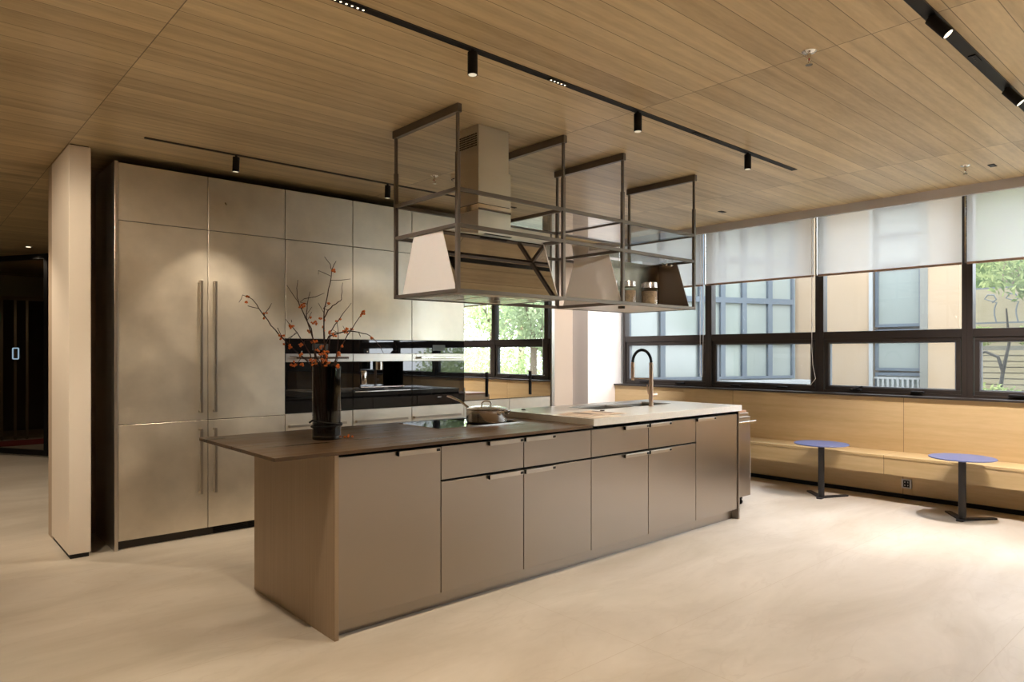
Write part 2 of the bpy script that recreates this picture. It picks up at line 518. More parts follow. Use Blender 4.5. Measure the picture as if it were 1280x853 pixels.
# column (wall end) at left
col = BM(); box(col, .893, 1.025, 5.575, 6.27, .03, 2.863)
colr = thing('wall_end', (.96, 5.9, 0), None, None, kind='structure')
obj('plaster_body', col, M_column, colr, bevel=.004)
obj('base_gap', bx(.903, 1.015, 5.585, 6.27, 0, .03), M_gap, colr)
obj('top_gap', bx(.903, 1.015, 5.585, 6.27, 2.863, 2.8695), M_gap, colr)

# ------------------------------------------------------------------ windows
mull = [6.10, 4.75, 3.375, 1.985, .61, -.76, -2.13]
def frame_rect(bm, y0, y1, z0, z1, w, x0, x1):
    box(bm, x0, x1, y0, y1, z0, z0+w); box(bm, x0, x1, y0, y1, z1-w, z1)
    box(bm, x0, x1, y0, y0+w, z0+w, z1-w); box(bm, x0, x1, y1-w, y1, z0+w, z1-w)
for i in range(len(mull)-1):
    yb, ya = mull[i], mull[i+1]
    wr = thing('window_%d' % (i+1), (7.55, (ya+yb)/2, 1.0), None, None, kind='structure')
    f = BM()
    h0, h1 = .045, .045
    box(f, 7.5, 7.60, ya-.0, ya+h0, 1.0, 2.98)
    box(f, 7.5, 7.60, yb-h1, yb+.0, 1.0, 2.98)
    box(f, 7.505, 7.595, ya+h0, yb-h1, 1.575, 1.655)
    box(f, 7.505, 7.595, ya+h0, yb-h1, 2.92, 2.98)
    box(f, 7.505, 7.595, ya+h0, yb-h1, 1.0, 1.03)
    obj('window_frame', f, M_winframe, wr, bevel=.003)
    s = BM(); frame_rect(s, ya+h0+.012, yb-h1-.012, 1.03, 1.575, .038, 7.515, 7.585)
    so = obj('sash', s, M_winframe, wr, bevel=.003)
    g = BM(); frame_rect(g, ya+h0+.05, yb-h1-.05, 1.068, 1.537, .012, 7.525, 7.575)
    obj('gasket', g, M_winframe2, so)
    obj('pane', bx(7.548, 7.552, ya+h0+.06, yb-h1-.06, 1.078, 1.527), M_pane, so)
    obj('pane', bx(7.548, 7.552, ya+h0, yb-h1, 1.655, 2.92), M_pane, wr)
    for t in (.3, .72):
        yy = ya + (yb-ya)*t
        hb = bx(7.46, 7.52, yy-.055, yy+.055, 1.032, 1.05)
        if i == 2 and t == .72:
            prism(hb, [(yy-.02, 1.05), (yy+.02, 1.05), (yy-.07, 1.085), (yy-.09, 1.075)], 'X', 7.46, 7.475)
        obj('window_latch', hb, M_black, so, bevel=.003)

# roller blinds
ymul = mull
names = ['lowered pale roller blind next to the white pier, half hidden behind the hanging steel frame',
         'lowered pale roller blind in front of the grey glazed facade',
         'lowered pale roller blind, the window strip of the beige house showing through',
         'lowered pale roller blind at the right edge of the photo, greenery showing through',
         'rolled-up roller blind, first beyond the right edge of the photo',
         'rolled-up roller blind, second beyond the right edge of the photo',
         ]
for i in range(len(mull)-1):
    yb, ya = mull[i], mull[i+1]
    lab = names[i]
    br = thing('roller_blind', (7.42, (ya+yb)/2, 2.26), lab, 'blind', 'roller blinds along the window wall')
    zb_l = 2.25 if i < 4 else 2.80  # unseen blinds set rolled up to let in more daylight
    obj('fabric', bx(7.418, 7.421, ya+.02, yb-.02, zb_l+.02, 2.97), M_blind, br)
    obj('bottom_bar', bx(7.412, 7.428, ya+.02, yb-.02, zb_l, zb_l+.022), pbr('blind_bar_%d' % i, srgb(176, 146, 128), .5), br, bevel=.003)
    obj('side_guide', bx(7.405, 7.418, yb-.016, yb-.004, zb_l+.01, 2.97), M_chrome, br)
    rol = BM(); cyl(rol, (7.42, ya+.02, 2.965), (7.42, yb-.02, 2.965), .02)
    obj('roller', rol, M_white, br, smooth=True)
    if i < 2:
        ch = BM(); yc = ya+.035 if i else ya+.05
        zb = 1.13
        pts = [(7.40, yc, 2.95), (7.40, yc, zb+.05), (7.40, yc-.01, zb), (7.40, yc-.05 if i else yc-.03, zb+.005), (7.40, yc-.055 if i else yc-.035, zb+.07), (7.40, yc-.045, 1.8), (7.40, yc-.03, 2.95)]
        if i == 1: pts = [(7.40, yc, 2.95), (7.40, yc, 1.5), (7.40, yc-.01, 1.30), (7.40, yc-.04, 1.15), (7.395, yc+.01, 1.08), (7.395, yc+.05, 1.085)]
        tube(ch, pts, .0035, 6)
        obj('pull_cord', ch, M_white, br, smooth=True)

# ------------------------------------------------------------------ bench along the windows
b = thing('wall_bench', (7.2, .3, .25), 'long honey maple bench running along the wall under the windows', 'bench')
obj('seat', bx(7.03, 7.399, YS+.01, 6.14, .425, .45), M_benchwood, b, bevel=.003)
obj('front_panel', bx(7.035, 7.06, YS+.01, 6.14, .27, .424), M_benchwood, b)
obj('underside', bx(7.06, 7.384, YS+.01, 6.14, .27, .285), M_benchwood, b)

o = thing('power_outlet', (7.384, 2.466, .105), 'square steel double power socket low on the panel under the bench', 'power outlet')
obj('plate', bx(7.376, 7.385, 2.42, 2.51, .1, .19), M_socket, o, bevel=.002)
ins = BM(); box(ins, 7.374, 7.377, 2.437, 2.493, .112, .178)
obj('socket_insert', ins, M_black, o)
hl = BM()
for yy in (2.452, 2.478):
    for zz in (.13, .16): box(hl, 7.3725, 7.3745, yy-.004, yy+.004, zz-.007, zz+.007)
obj('socket_holes', hl, M_socket, o)

# pedestal tables
def table(loc, label, rot, r):
    t = thing('pedestal_table', (0, 0, 0), label, 'table', 'low round tables along the bench')
    tp = BM(); lathe(tp, [(0, .527), (r-.004, .527), (r, .529), (r, .533), (r-.002, .536), (0, .536)], 0, 0, 64)
    obj('table_top', tp, M_tabletop, t, smooth=True)
    p = BM(); cyl(p, (0, 0, .012), (0, 0, .524), .029, seg=28)
    obj('column', p, M_tableleg, t, smooth=True)
    pl = BM(); cyl(pl, (0, 0, .519), (0, 0, .527), .06, seg=28)
    obj('mounting_plate', pl, M_tableleg, t, smooth=True)
    for a, L in ((0, .09), (144, .31), (-144, .31)):
        fb = BM(); wd = .034
        prism(fb, [(0, -wd), (L-.012, -wd*.8), (L, -wd*.5), (L, wd*.5), (L-.012, wd*.8), (0, wd)], 'Z', .001, .013)
        bmesh.ops.rotate(fb, verts=fb.verts, cent=(0, 0, 0), matrix=Matrix.Rotation(R(a), 3, 'Z'))
        obj('foot', fb, M_tableleg, t, bevel=.002)
    t.location = loc; t.rotation_euler = (0, 0, rot)
    return t
# short foot points towards the camera, the long ones back left and to the right
t1 = table((6.78, 1.83, 0), 'low round blue-grey table on a charcoal post, nearer one, right of the wall socket', R(180), .25)
t2 = dup(t1, (6.80, 3.04, 0), 'low round blue-grey table on a charcoal post, farther one, nearer the kitchen island', R(190))

# ================================================================== CEILING FITTINGS
def track(x0, x1, y, w, label):
    t = thing('ceiling_track', ((x0+x1)/2, y, CEIL-.004), label, 'lighting track', 'black light tracks let into the ceiling')
    obj('channel', bx(x0, x1, y-w/2, y+w/2, CEIL-.004, CEIL+.0), M_black, t)
    lips = BM()
    box(lips, x0, x1, y-w/2-.002, y-w/2, CEIL-.006, CEIL); box(lips, x0, x1, y+w/2, y+w/2+.002, CEIL-.006, CEIL)
    obj('edge_profile', lips, M_plinth, t)
    return t
trA = track(-1.5, 5.29, 2.575, .038, 'long black light track running above the front of the island')
trB = track(1.247, 4.6, 5.09, .022, 'short thin black light track in front of the tall steel cabinets')
trC = track(-1.5, 6.6, 1.01, .052, 'black light track at the upper right corner, nearest the windows side')
trD = track(-3.5, 6.6, -1.6, .052, 'black light track behind the camera')
trE = track(-3.5, 6.6, -3.6, .052, 'black light track at the rear end of the room')
trF = track(-3.5, .5, 2.575, .038, 'black light track in the left part of the room') if False else None

def led_grid(x, y, n, lab, lit=True):
    t = thing('led_spot_strip', (x, y, CEIL-.008), lab, 'light', 'small led grids set in the light tracks')
    L = n*.026
    obj('housing', bx(x-L/2, x+L/2, y-.016, y+.016, CEIL-.009, CEIL-.0042), M_black, t)
    for k in range(n):
        xx = x - L/2 + .013 + k*.026
        q = BM(); cyl(q, (xx, y, CEIL-.0105), (xx, y, CEIL-.009), .0048, seg=10)
        obj('led', q, M_led if lit else M_plinth, t)
led_grid(1.40, 2.575, 6, 'lit led grid in the track at the top edge of the photo')
led_grid(2.63, 2.575, 5, 'lit led grid in the middle track between two spotlights')
led_grid(3.97, 2.575, 6, 'unlit led grid in the middle track near its right end', False)
led_grid(3.94, 1.01, 4, 'unlit led grid in the track at the upper right corner', False)

def spot(x, y, aim, label, power=60, angle=70, r=.024, L=.105, top=CEIL-.006, blend=.6, col=WARM, group='black cylinder spotlights on the tracks', lens=None):
    base = Vector((x, y, top))
    t = thing('track_spotlight', base, label, 'spotlight', group)
    d = Vector(aim).normalized()
    st = base + Vector((0, 0, -.012))
    en = st + d*L
    neck = BM(); cyl(neck, base, st + d*.02, .009, seg=12)
    obj('mounting_stem', neck, M_black, t, smooth=True)
    bd = BM(); cyl(bd, st, en, r, seg=28)
    # hollow mouth
    obj('lamp_body', bd, M_black, t, smooth=True)
    ln = BM(); cyl(ln, en - d*.001, en + d*.0012, r*.84, seg=24)
    obj('lens', ln, lens or M_lens_dim, t, smooth=True)
    if power:
        ld = bpy.data.lights.new('spot_light', 'SPOT')
        ld.energy = power*LAMP; ld.spot_size = R(angle); ld.spot_blend = blend; ld.shadow_soft_size = .025; ld.color = col
        lo = bpy.data.objects.new('spot_light', ld); C.objects.link(lo)
        lo.parent = t
        lo.location = (en + d*.012) - base
        lo.rotation_euler = d.to_track_quat('-Z', 'Y').to_euler()
    return t
DN = (0, 0, -1)
spot(2.05, 2.575, DN, 'black cylinder spotlight on the middle track, nearest the left end of the island', 12, 95)
spot(3.31, 2.575, DN, 'black cylinder spotlight on the middle track, in front of the hood frame', 22, 95)
spot(4.577, 2.575, DN, 'black cylinder spotlight on the middle track, last one near its right end', 22, 95)
spot(.75, 2.575, DN, 'black cylinder spotlight on the middle track, above the upper edge of the photo', 32, 95)
spot(1.855, 5.09, (0, .10, -1), 'black cylinder spotlight before the steel cabinets, above the tall fridge doors', 26, 80)
spot(3.13, 5.09, (.05, .12, -1), 'black cylinder spotlight before the steel cabinets, left of the hanging frame', 20, 80)
spot(4.35, 5.09, (0, .1, -1), 'black cylinder spotlight before the steel cabinets, hidden behind the hood duct', 14, 80)
spot(3.30, 1.01, (.15, -.60, -.78), 'tilted lit spotlight on the upper right track, at the top edge of the photo', 40, 70, lens=M_lens)
spot(4.50, 1.01, (.15, -.60, -.78), 'tilted lit spotlight on the upper right track, at the right edge of the photo', 40, 70, lens=M_lens)
spot(6.2, 1.01, (.23, .33, -1), 'spotlight on the upper right track beyond the photo, above the bench', 45, 75)
NEU = (1, .91, .84)
for k_, xx in enumerate((-2.6, -.6, 1.4, 3.4, 5.2)):  # unseen spotlights added behind the camera as fill light
    spot(xx, -1.6, DN, 'added black fill spotlight on the track behind the camera, %s from the left wall' % ('first', 'second', 'third', 'fourth', 'fifth')[k_], 14 if xx < 1 else 45, 100, col=WARM if xx < 3 else NEU)
for k_, xx in enumerate((-2.0, 1.0, 4.0)):  # more unseen fill lamps, added at the rear of the room
    spot(xx, -3.6, DN, 'added black fill spotlight on the rearmost track, %s from the left wall' % ('first', 'second', 'third')[k_], 12 if xx < 2 else 45, 100, col=WARM if xx < 3 else NEU)
spot(.3, 1.01, DN, 'added black fill spotlight on the right track, left of the photo edge above the camera', 40, 100)  # unseen lamp added to lift the light near the left
spot(-1.4, 2.575, DN, 'added black fill spotlight on the middle track, left part of the room', 40, 100)  # added out of view as wide fill from the left
spot(.7, -1.6, (3.25, 5.05, -.8), 'added tilted black spotlight on the track behind the camera, aimed at the trapezoid shelf', 130, 13, col=(1, .90, .80))  # unseen lamp added to brighten the pale trapezoid end
spot(-1.3, 4.3, (1, .72, -.62), 'added unseen spotlight at the left, aimed at the white wall end', 42, 60)  # unseen lamp added to brighten the side of the wall end
spot(-.45, 3.1, (.55, 1, -.55), 'added unseen spotlight at the left, aimed at the front of the white wall end', 42, 50)  # second added lamp, brightens the front of the wall end
spot(-.9, 2.575, (3.35, .93, -.82), 'added unseen spotlight at the left, aimed at the side of the range hood', 110, 15, col=(1, .90, .80))  # unseen lamp added to brighten the hood's side panel
# recessed downlights in the lobby at left
def downlight(x, y, label, power):
    t = thing('recessed_downlight', (x, y, CEIL-.01), label, 'downlight', 'downlights in the dark lobby')
    q = BM(); lathe(q, [(.03, CEIL-.004), (.045, CEIL-.004), (.045, CEIL), (.03, CEIL)], x, y, 24, close=True)
    obj('rim', q, M_black, t)
    q = BM(); cyl(q, (x, y, CEIL-.006), (x, y, CEIL-.002), .028, seg=20)
    obj('lens', q, M_lens, t)
    ld = bpy.data.lights.new('downlight_lamp', 'SPOT'); ld.energy = power; ld.spot_size = R(110); ld.spot_blend = .5
    ld.shadow_soft_size = .03; ld.color = WARM
    lo = bpy.data.objects.new('downlight_lamp', ld); C.objects.link(lo); lo.parent = t; lo.location = (0, 0, -.012)
downlight(1.35, 11.35, 'small lit downlight in the dark ceiling above the glass door', 16)
downlight(1.9, 13.2, 'added downlight behind the dark glass door', 14)  # lamp added to lift the darkness behind the door
downlight(.2, 9.0, 'downlight in the lobby ceiling left of the photo', 80)
downlight(.1, 6.6, 'downlight in the lobby ceiling left of the white wall end', 80)

def sprinkler(x, y, label):
    t = thing('fire_sprinkler', (x, y, CEIL), label, 'sprinkler', 'steel fire sprinklers in the ceiling')
    q = BM(); lathe(q, [(0, CEIL-.012), (.022, CEIL-.01), (.034, CEIL-.001), (.034, CEIL), (0, CEIL)], x, y, 24)
    obj('cover_plate', q, M_chrome, t, smooth=True)
    q = BM(); cyl(q, (x, y, CEIL-.035), (x, y, CEIL-.01), .009, seg=12)
    obj('nozzle', q, M_chrome, t, smooth=True)
    q = BM()
    tube(q, [(x-.01, y, CEIL-.03), (x-.016, y, CEIL-.043), (x-.006, y, CEIL-.058), (x, y, CEIL-.062)], .003, 6)
    tube(q, [(x+.01, y, CEIL-.03), (x+.016, y, CEIL-.043), (x+.006, y, CEIL-.058), (x, y, CEIL-.062)], .003, 6)
    obj('yoke', q, M_chrome, t, smooth=True)
    q = BM(); cyl(q, (x, y, CEIL-.043), (x, y, CEIL-.033), .004, seg=8)
    obj('heat_bulb', q, M_red, t)
    q = BM(); cyl(q, (x, y, CEIL-.065), (x, y, CEIL-.062), .017, seg=16)
    obj('deflector', q, M_chrome, t)
sprinkler(3.27, 1.52, 'steel fire sprinkler in the wood ceiling near the top of the photo')
sprinkler(6.15, 1.64, 'steel fire sprinkler in the ceiling above the window at right')
sprinkler(3.28, 4.62, 'steel fire sprinkler in the ceiling seen through the left of the hanging frame')
t = thing('smoke_detector', (3.42, 4.49, CEIL), 'round ivory smoke detector on the ceiling behind the hood duct', 'smoke detector')
q = BM(); lathe(q, [(0, CEIL-.045), (.035, CEIL-.043), (.05, CEIL-.03), (.054, CEIL-.012), (.06, CEIL-.01), (.06, CEIL), (0, CEIL)], 3.42, 4.49, 32)
obj('housing', q, M_detector, t, smooth=True)
q = BM()
for k in range(12):
    a = 2*math.pi*k/12
    c, s_ = math.cos(a), math.sin(a)
    cyl(q, (3.42+.049*c, 4.49+.049*s_, CEIL-.034), (3.42+.049*math.cos(a+.35), 4.49+.049*math.sin(a+.35), CEIL-.034), .004, seg=6)
obj('vent_slot', q, M_black, t)
for x, y, lab in ((6.30, 1.50, 'small black square ceiling downlight near the right window header'),
                  (6.30, 3.83, 'small black square ceiling downlight right of the hanging frame')):
    t = thing('square_downlight', (x, y, CEIL-.004), lab, 'downlight', 'small square black downlights')
    q = BM(); box(q, x-.045, x+.045, y-.022, y+.022, CEIL-.004, CEIL)
    obj('bezel', q, M_black, t)
    obj('aperture', bx(x-.03, x+.03, y-.012, y+.012, CEIL-.0055, CEIL-.004), M_plinth, t)
    ld = bpy.data.lights.new('downlight_lamp', 'SPOT'); ld.energy = 560 if y > 3 else 260; ld.spot_size = R(58 if y > 3 else 130); ld.spot_blend = .8
    ld.shadow_soft_size = .03; ld.color = (1, .94, .95)
    lo = bpy.data.objects.new('downlight_lamp', ld); C.objects.link(lo); lo.parent = t; lo.location = (0, 0, -.012)
    if y > 3: lo.rotation_euler = Vector((.62, 2.3, -1.5)).to_track_quat('-Z', 'Y').to_euler()  # beam added in this fitting and turned to brighten the white pier

# ================================================================== TALL CABINETS
YF = 5.591
g = .0028
cabx = [1.197, 1.82, 2.444, 3.075, 3.707, 4.339, 4.962, 5.59]
Z0, Z1, Z2, Z3 = .062, .904, 2.382, 2.80
def front(name, x0, x1, z0, z1, par, mat=M_steel, y=YF, th=.02, label=None, bevel=.0012):
    return obj(name, bx(x0+g, x1-g, y, y+th, z0+g, z1-g), mat, par, label=label, bevel=bevel, seg=1)
def vbar(par, x, z0, z1, w=.022, d=.045, mat=M_handle):
    h = BM(); y1 = YF-.0005
    box(h, x-w/2, x+w/2, YF-d, YF-d+.012, z0, z1)
    box(h, x-w/2, x+w/2, YF-d+.012, y1, z0, z0+.016); box(h, x-w/2, x+w/2, YF-d+.012, y1, z1-.016, z1)
    return obj('handle', h, mat, par, bevel=.002)
def hbar(par, x0, x1, z, y=YF, d=.035, mat=M_handle, hgt=.02):
    h = BM()
    box(h, x0, x1, y-d, y-d+.01, z-hgt/2, z+hgt/2)
    box(h, x0, x0+.014, y-d+.01, y-.0005, z-hgt/2, z+hgt/2); box(h, x1-.014, x1, y-d+.01, y-.0005, z-hgt/2, z+hgt/2)
    return obj('handle', h, mat, par, bevel=.002)

tp = thing('cabinet_end_panel', (1.18, 5.9, 0), 'tall brushed steel end panel at the left side of the steel cabinets', 'panel')
obj('panel', bx(1.172, 1.196, 5.58, 6.2, .0, Z3+.005), M_steel_side, tp, bevel=.002)
fl = ['left tall fridge cabinet with brushed steel doors, beside the end panel', 'right tall fridge cabinet with brushed steel doors, behind the branches']
for i in range(2):
    x0, x1 = cabx[i], cabx[i+1]
    t = thing('tall_cabinet', ((x0+x1)/2, 5.9, 0), fl[i], 'cabinet')
    obj('body', bx(x0+.001, x1-.001, YF+.021, 6.18, Z0, Z3), M_gap, t)
    front('top_door', x0, x1, Z2, Z3, t)
    d = front('door', x0, x1, Z1, Z2, t)
    hx = 1.760 if i == 0 else 1.866
    vbar(d, hx, .965, 1.985)
    d = front('door', x0, x1, Z0, Z1, t)
    vbar(d, hx, .337, .84)
ov = ['left', 'middle', 'right']
ohl = [(2.47, 3.0), (3.1, 3.645), (3.72, 4.28)]
for i in range(3):
    x0, x1 = cabx[2+i], cabx[3+i]
    t = thing('tall_cabinet', ((x0+x1)/2, 5.9, 0), 'steel cabinet around the %s black wall oven' % ov[i] if i != 1 else 'steel cabinet around the built-in coffee machine', 'cabinet')
    body = BM()
    box(body, x0+.001, x1-.001, YF+.021, 6.18, Z0, .912); box(body, x0+.001, x1-.001, YF+.021, 6.18, 1.545, Z3)
    box(body, x0+.001, x1-.001, 6.12, 6.18, .912, 1.545)
    obj('body', body, M_gap, t)
    front('top_door', x0, x1, Z2, Z3, t)
    front('door', x0, x1, 1.545, Z2, t)
    d = front('drawer', x0, x1, .62, .912, t)
    hbar(d, ohl[i][0], ohl[i][1], .806)
    d = front('drawer', x0, x1, Z0, .62, t)
    hbar(d, ohl[i][0], ohl[i][1], .54)
    # appliance
    lab = ['black glass wall oven with steel band, left one, partly behind the vase',
           'built-in black coffee machine with steel band between the two ovens',
           'black glass wall oven with steel band, right one, beside the mirrored doors'][i]
    a = thing('wall_oven' if i != 1 else 'coffee_machine', ((x0+x1)/2, 5.9, .914), lab, 'oven' if i != 1 else 'coffee machine')
    obj('housing', bx(x0+.01, x1-.01, YF+.022 if i != 1 else YF+.24, 6.11, .914, 1.543), M_wine, a)
    pn = obj('control_panel', bx(x0+g, x1-g, YF-.002, YF+.02, 1.420, 1.543), M_blackglass, a, bevel=.001)
    xm = (x0+x1)/2
    obj('display', bx(xm-.075, xm+.075, YF-.003, YF-.0021, 1.448, 1.505), M_window_oven if i == 1 else pbr('display_%d' % i, srgb(70, 76, 80), .1), pn)
    kb = BM(); cyl(kb, (xm-.17, YF-.004, 1.437), (xm-.17, YF-.0021, 1.437), .006, seg=12)
    obj('touch_sensor', kb, M_socket, pn)
    obj('steel_band', bx(x0+g, x1-g, YF-.004, YF+.02, 1.348, 1.418), M_inox, a, bevel=.001)
    if i != 1:
        d = obj('door', bx(x0+g, x1-g, YF-.002, YF+.02, .916, 1.346), M_blackglass, a, bevel=.001)
        obj('door_window', bx(x0+.10, x1-.06, YF-.003, YF-.0021, 1.03, 1.335), M_window_oven, d)
        hb = BM(); hx0, hx1 = x0+.07, x1-.07
        box(hb, hx0, hx1, YF-.06, YF-.042, 1.372, 1.392)
        box(hb, hx0, hx0+.02, YF-.042, YF-.0045, 1.374, 1.390); box(hb, hx1-.02, hx1, YF-.042, YF-.0045, 1.374, 1.390)
        obj('handle', hb, M_chrome, a, bevel=.003)
        obj('maker_plate', bx(x0+.30, x0+.345, YF-.003, YF-.0021, .985, .993), M_socket, d)
    else:
        obj('side_panel', bx(x0+g, x0+.07, YF-.002, YF+.02, 1.10, 1.346), M_blackglass, a)
        obj('side_panel', bx(x1-.10, x1-g, YF-.002, YF+.02, 1.10, 1.346), M_blackglass, a)
        obj('niche', bx(x0+.071, x1-.101, YF+.18, YF+.20, 1.10, 1.346), M_window_oven, a)
        sp_ = BM(); cyl(sp_, (xm-.02, YF+.06, 1.27), (xm-.02, YF+.06, 1.345), .05, seg=28)
        obj('brew_unit', sp_, M_chrome, a, smooth=True, label='polished steel brewing spout')
        jg = BM(); lathe(jg, [(0, 1.135), (.042, 1.135), (.046, 1.15), (.046, 1.245), (.04, 1.262), (0, 1.262)], xm-.18, YF+.07, 24)
        obj('milk_jug', jg, M_chrome, a, smooth=True, label='clear and steel milk jug')
        tr = BM(); box(tr, x0+.07, x1-.10, YF-.02, YF+.18, 1.108, 1.118)
        obj('drip_tray', tr, M_chrome, a, bevel=.002)
        d = obj('door', bx(x0+g, x1-g, YF-.002, YF+.02, .916, 1.098), M_blackglass, a, bevel=.001)
        obj('door_trim', bx(x0+.02, x1-.02, YF-.007, YF-.0021, 1.070, 1.078), M_chrome, d)
dl = ['left wine cabinet with two mirrored doors, beside the right oven', 'right wine cabinet with two mirrored doors, at the end of the cabinet wall']
for i in range(2):
    x0, x1 = cabx[5+i], cabx[6+i]; xm = (x0+x1)/2
    t = thing('mirrored_cabinet', (xm, 5.9, 0), dl[i], 'cabinet')
    obj('body', bx(x0+.001, x1-.001, YF+.021, 6.18, Z0, Z3), M_gap, t)
    front('top_door', x0, x1, Z2, Z3, t)
    d1 = front('door', x0, xm, .935, Z2, t, M_mirror, label='mirrored door without handle')
    d2 = front('door', xm, x1, .935, Z2, t, M_mirror)
    # both doors hang about one degree out of true, as their reflections show
    for dd, xc in ((d1, (x0+xm)/2), (d2, (xm+x1)/2)):
        px_ = Vector((xc-xm, YF-5.9, 0)); rot = Matrix.Rotation(R(-1.35), 4, 'Z')
        dd.data.transform(Matrix.Translation(px_) @ rot @ Matrix.Translation(-px_))
    vbar(d1, xm-.012, .965, 1.225, w=.018, d=.02, mat=M_black)
    front('drawer', x0, x1, .62, .933, t)
    front('drawer', x0, x1, Z0, .62, t)
tp = thing('cabinet_end_panel', (5.62, 5.9, 0), 'thin bright steel end panel right of the mirrored doors', 'panel')
obj('panel', bx(5.592, 5.64, 5.575, 6.2, 0, Z3+.005), M_steel_side, tp, bevel=.002)
pl = thing('cabinet_plinth', (3.4, 5.65, 0), 'dark plinth with ventilation grille under the steel cabinets', 'plinth')
obj('board', bx(1.198, 5.59, 5.632, 5.65, 0, .06), M_plinth, pl)
gr = BM()
for a_, b_ in ((1.87, 2.13), (2.145, 2.42)):
    for k in range(5):
        box(gr, a_, b_, 5.622, 5.6315, .008+.010*k, .013+.010*k)
obj('ventilation_grille', gr, M_black, pl)

# ================================================================== KITCHEN ISLAND
IY0, IY1 = 3.125, 4.118
ix = [1.638, 2.264, 2.890, 3.512, 4.142, 4.757, 5.385]
lab = ['island cabinet with one full-height door, at the left end', 'island cabinet with drawer over a deep front, second from the left end',
       'island cabinet under the right end of the walnut worktop', 'island cabinet under the left end of the pale stone worktop',
       'island cabinet under the sink, left of the dark full-height front', 'island cabinet with one full-height front at the right end']
def tab_handle(par, x0, x1, z):
    h = BM()
    box(h, x0, x1, IY0-.022, IY0-.0005, z-.004, z)
    box(h, x0, x1, IY0-.022, IY0-.018, z-.026, z-.004)
    o = obj('handle', h, M_handle, par, bevel=.001)
    e = BM()
    box(e, x0, x0+.022, IY0-.0175, IY0-.0005, z-.026, z-.0045); box(e, x1-.022, x1, IY0-.0175, IY0-.0005, z-.026, z-.0045)
    obj('end_block', e, M_gap, o)
    e2 = BM(); box(e2, x1-.028, x1-.004, IY0-.0232, IY0-.0221, z-.021, z-.006)
    obj('finger_notch', e2, M_gap, o)
for i in range(6):
    x0, x1 = ix[i], ix[i+1]
    t = thing('island_cabinet', ((x0+x1)/2, 3.6, 0), lab[i], 'cabinet')
    bt = .73 if i >= 3 else .905
    obj('body', bx(x0+.001, x1-.001, IY0+.021, IY1-.02, .085, bt), M_gap, t)
    if i >= 3:
        obj('upper_rail', bx(x0+.001, x1-.001, IY0+.021, IY0+.06, bt, .905), M_gap, t)
        obj('upper_rail', bx(x0+.001, x1-.001, IY1-.06, IY1-.02, bt, .905), M_gap, t)
    bk = BM(); box(bk, x0+g, x1-g, IY1-.02, IY1, .085, .908)
    obj('back_panel', bk, M_bronze, t, bevel=.001)
    hx = (x1-.285, x1-.018) if i in (0, 1, 3) else (x0+.004, x0+.262)
    if i in (0, 5):
        d = front('door', x0, x1, .085, .906, t, M_bronze, IY0)
        tab_handle(d, hx[0], hx[1], .904)
    else:
        d = front('drawer', x0, x1, .714, .906, t, M_bronze, IY0)
        tab_handle(d, hx[0], hx[1], .904)
        d = front('door', x0, x1, .085, .708, t, M_bronze, IY0)
        tab_handle(d, hx[0], hx[1], .7055)
    obj('plinth', bx(x0, x1, IY0+.05, IY0+.066, 0, .083), M_bronze, t)
t = thing('island_end_panel', (1.626, 3.6, 0), 'brown brushed bronze end panel at the left end of the island', 'panel')
obj('panel', bx(1.614, 1.637, 3.115, 4.135, 0, .917), M_bronze_side, t, bevel=.002)
t = thing('island_end_panel', (5.396, 3.6, 0), 'bronze end panel at the right end of the island, beside the trolley', 'panel')
obj('panel', bx(5.386, 5.404, 3.115, 4.118, 0, .928), M_bronze, t, bevel=.002)

w1 = obj('walnut_worktop', bx(1.305, 3.505, 3.105, 4.16, .918, .936), M_walnut, None, 'thin dark walnut worktop overhanging the left end of the island', .002, cat='worktop')
# stone worktop with two sink cut-outs
st = BM()
SX0, SX1, SY0, SY1 = 3.508, 5.408, 3.098, 4.10
bas = [(4.12, 4.60, 3.60, 3.93), (4.65, 5.11, 3.60, 3.93)]
zt, zb = .978, .930
xs = [SX0, bas[0][0], bas[0][1], bas[1][0], bas[1][1], SX1]
box(st, SX0, SX1, SY0, bas[0][2], zb, zt); box(st, SX0, SX1, bas[0][3], SY1, zb, zt)
box(st, SX0, bas[0][0], bas[0][2], bas[0][3], zb, zt); box(st, bas[0][1], bas[1][0], bas[0][2], bas[0][3], zb, zt)
box(st, bas[1][1], SX1, bas[0][2], bas[0][3], zb, zt)
bmesh.ops.remove_doubles(st, verts=st.verts, dist=.0005)
obj('stone_worktop', st, M_stone, None, 'pale grey stone worktop with the sinks, right half of the island', cat='worktop')
sk = thing('double_sink', (4.6, 3.76, .75), 'double stone sink let into the pale worktop beside the tall tap', 'sink')
for (a0, a1, c0, c1) in bas:
    s = BM(); t_ = .012
    for q in ((a0, a1, c0, c1, .755, .767), (a0, a0+t_, c0, c1, .767, .965), (a1-t_, a1, c0, c1, .767, .965), (a0+t_, a1-t_, c0, c0+t_, .767, .965), (a0+t_, a1-t_, c1-t_, c1, .767, .965)):
        box(s, q[0]+.0005, q[1]-.0005, q[2]+.0005, q[3]-.0005, q[4], q[5])
    bo = obj('basin', s, M_basin, sk)
    dr = BM(); cyl(dr, ((a0+a1)/2, (c0+c1)/2, .767), ((a0+a1)/2, (c0+c1)/2, .771), .04, seg=28)
    obj('drain', dr, M_chrome, bo, smooth=True)

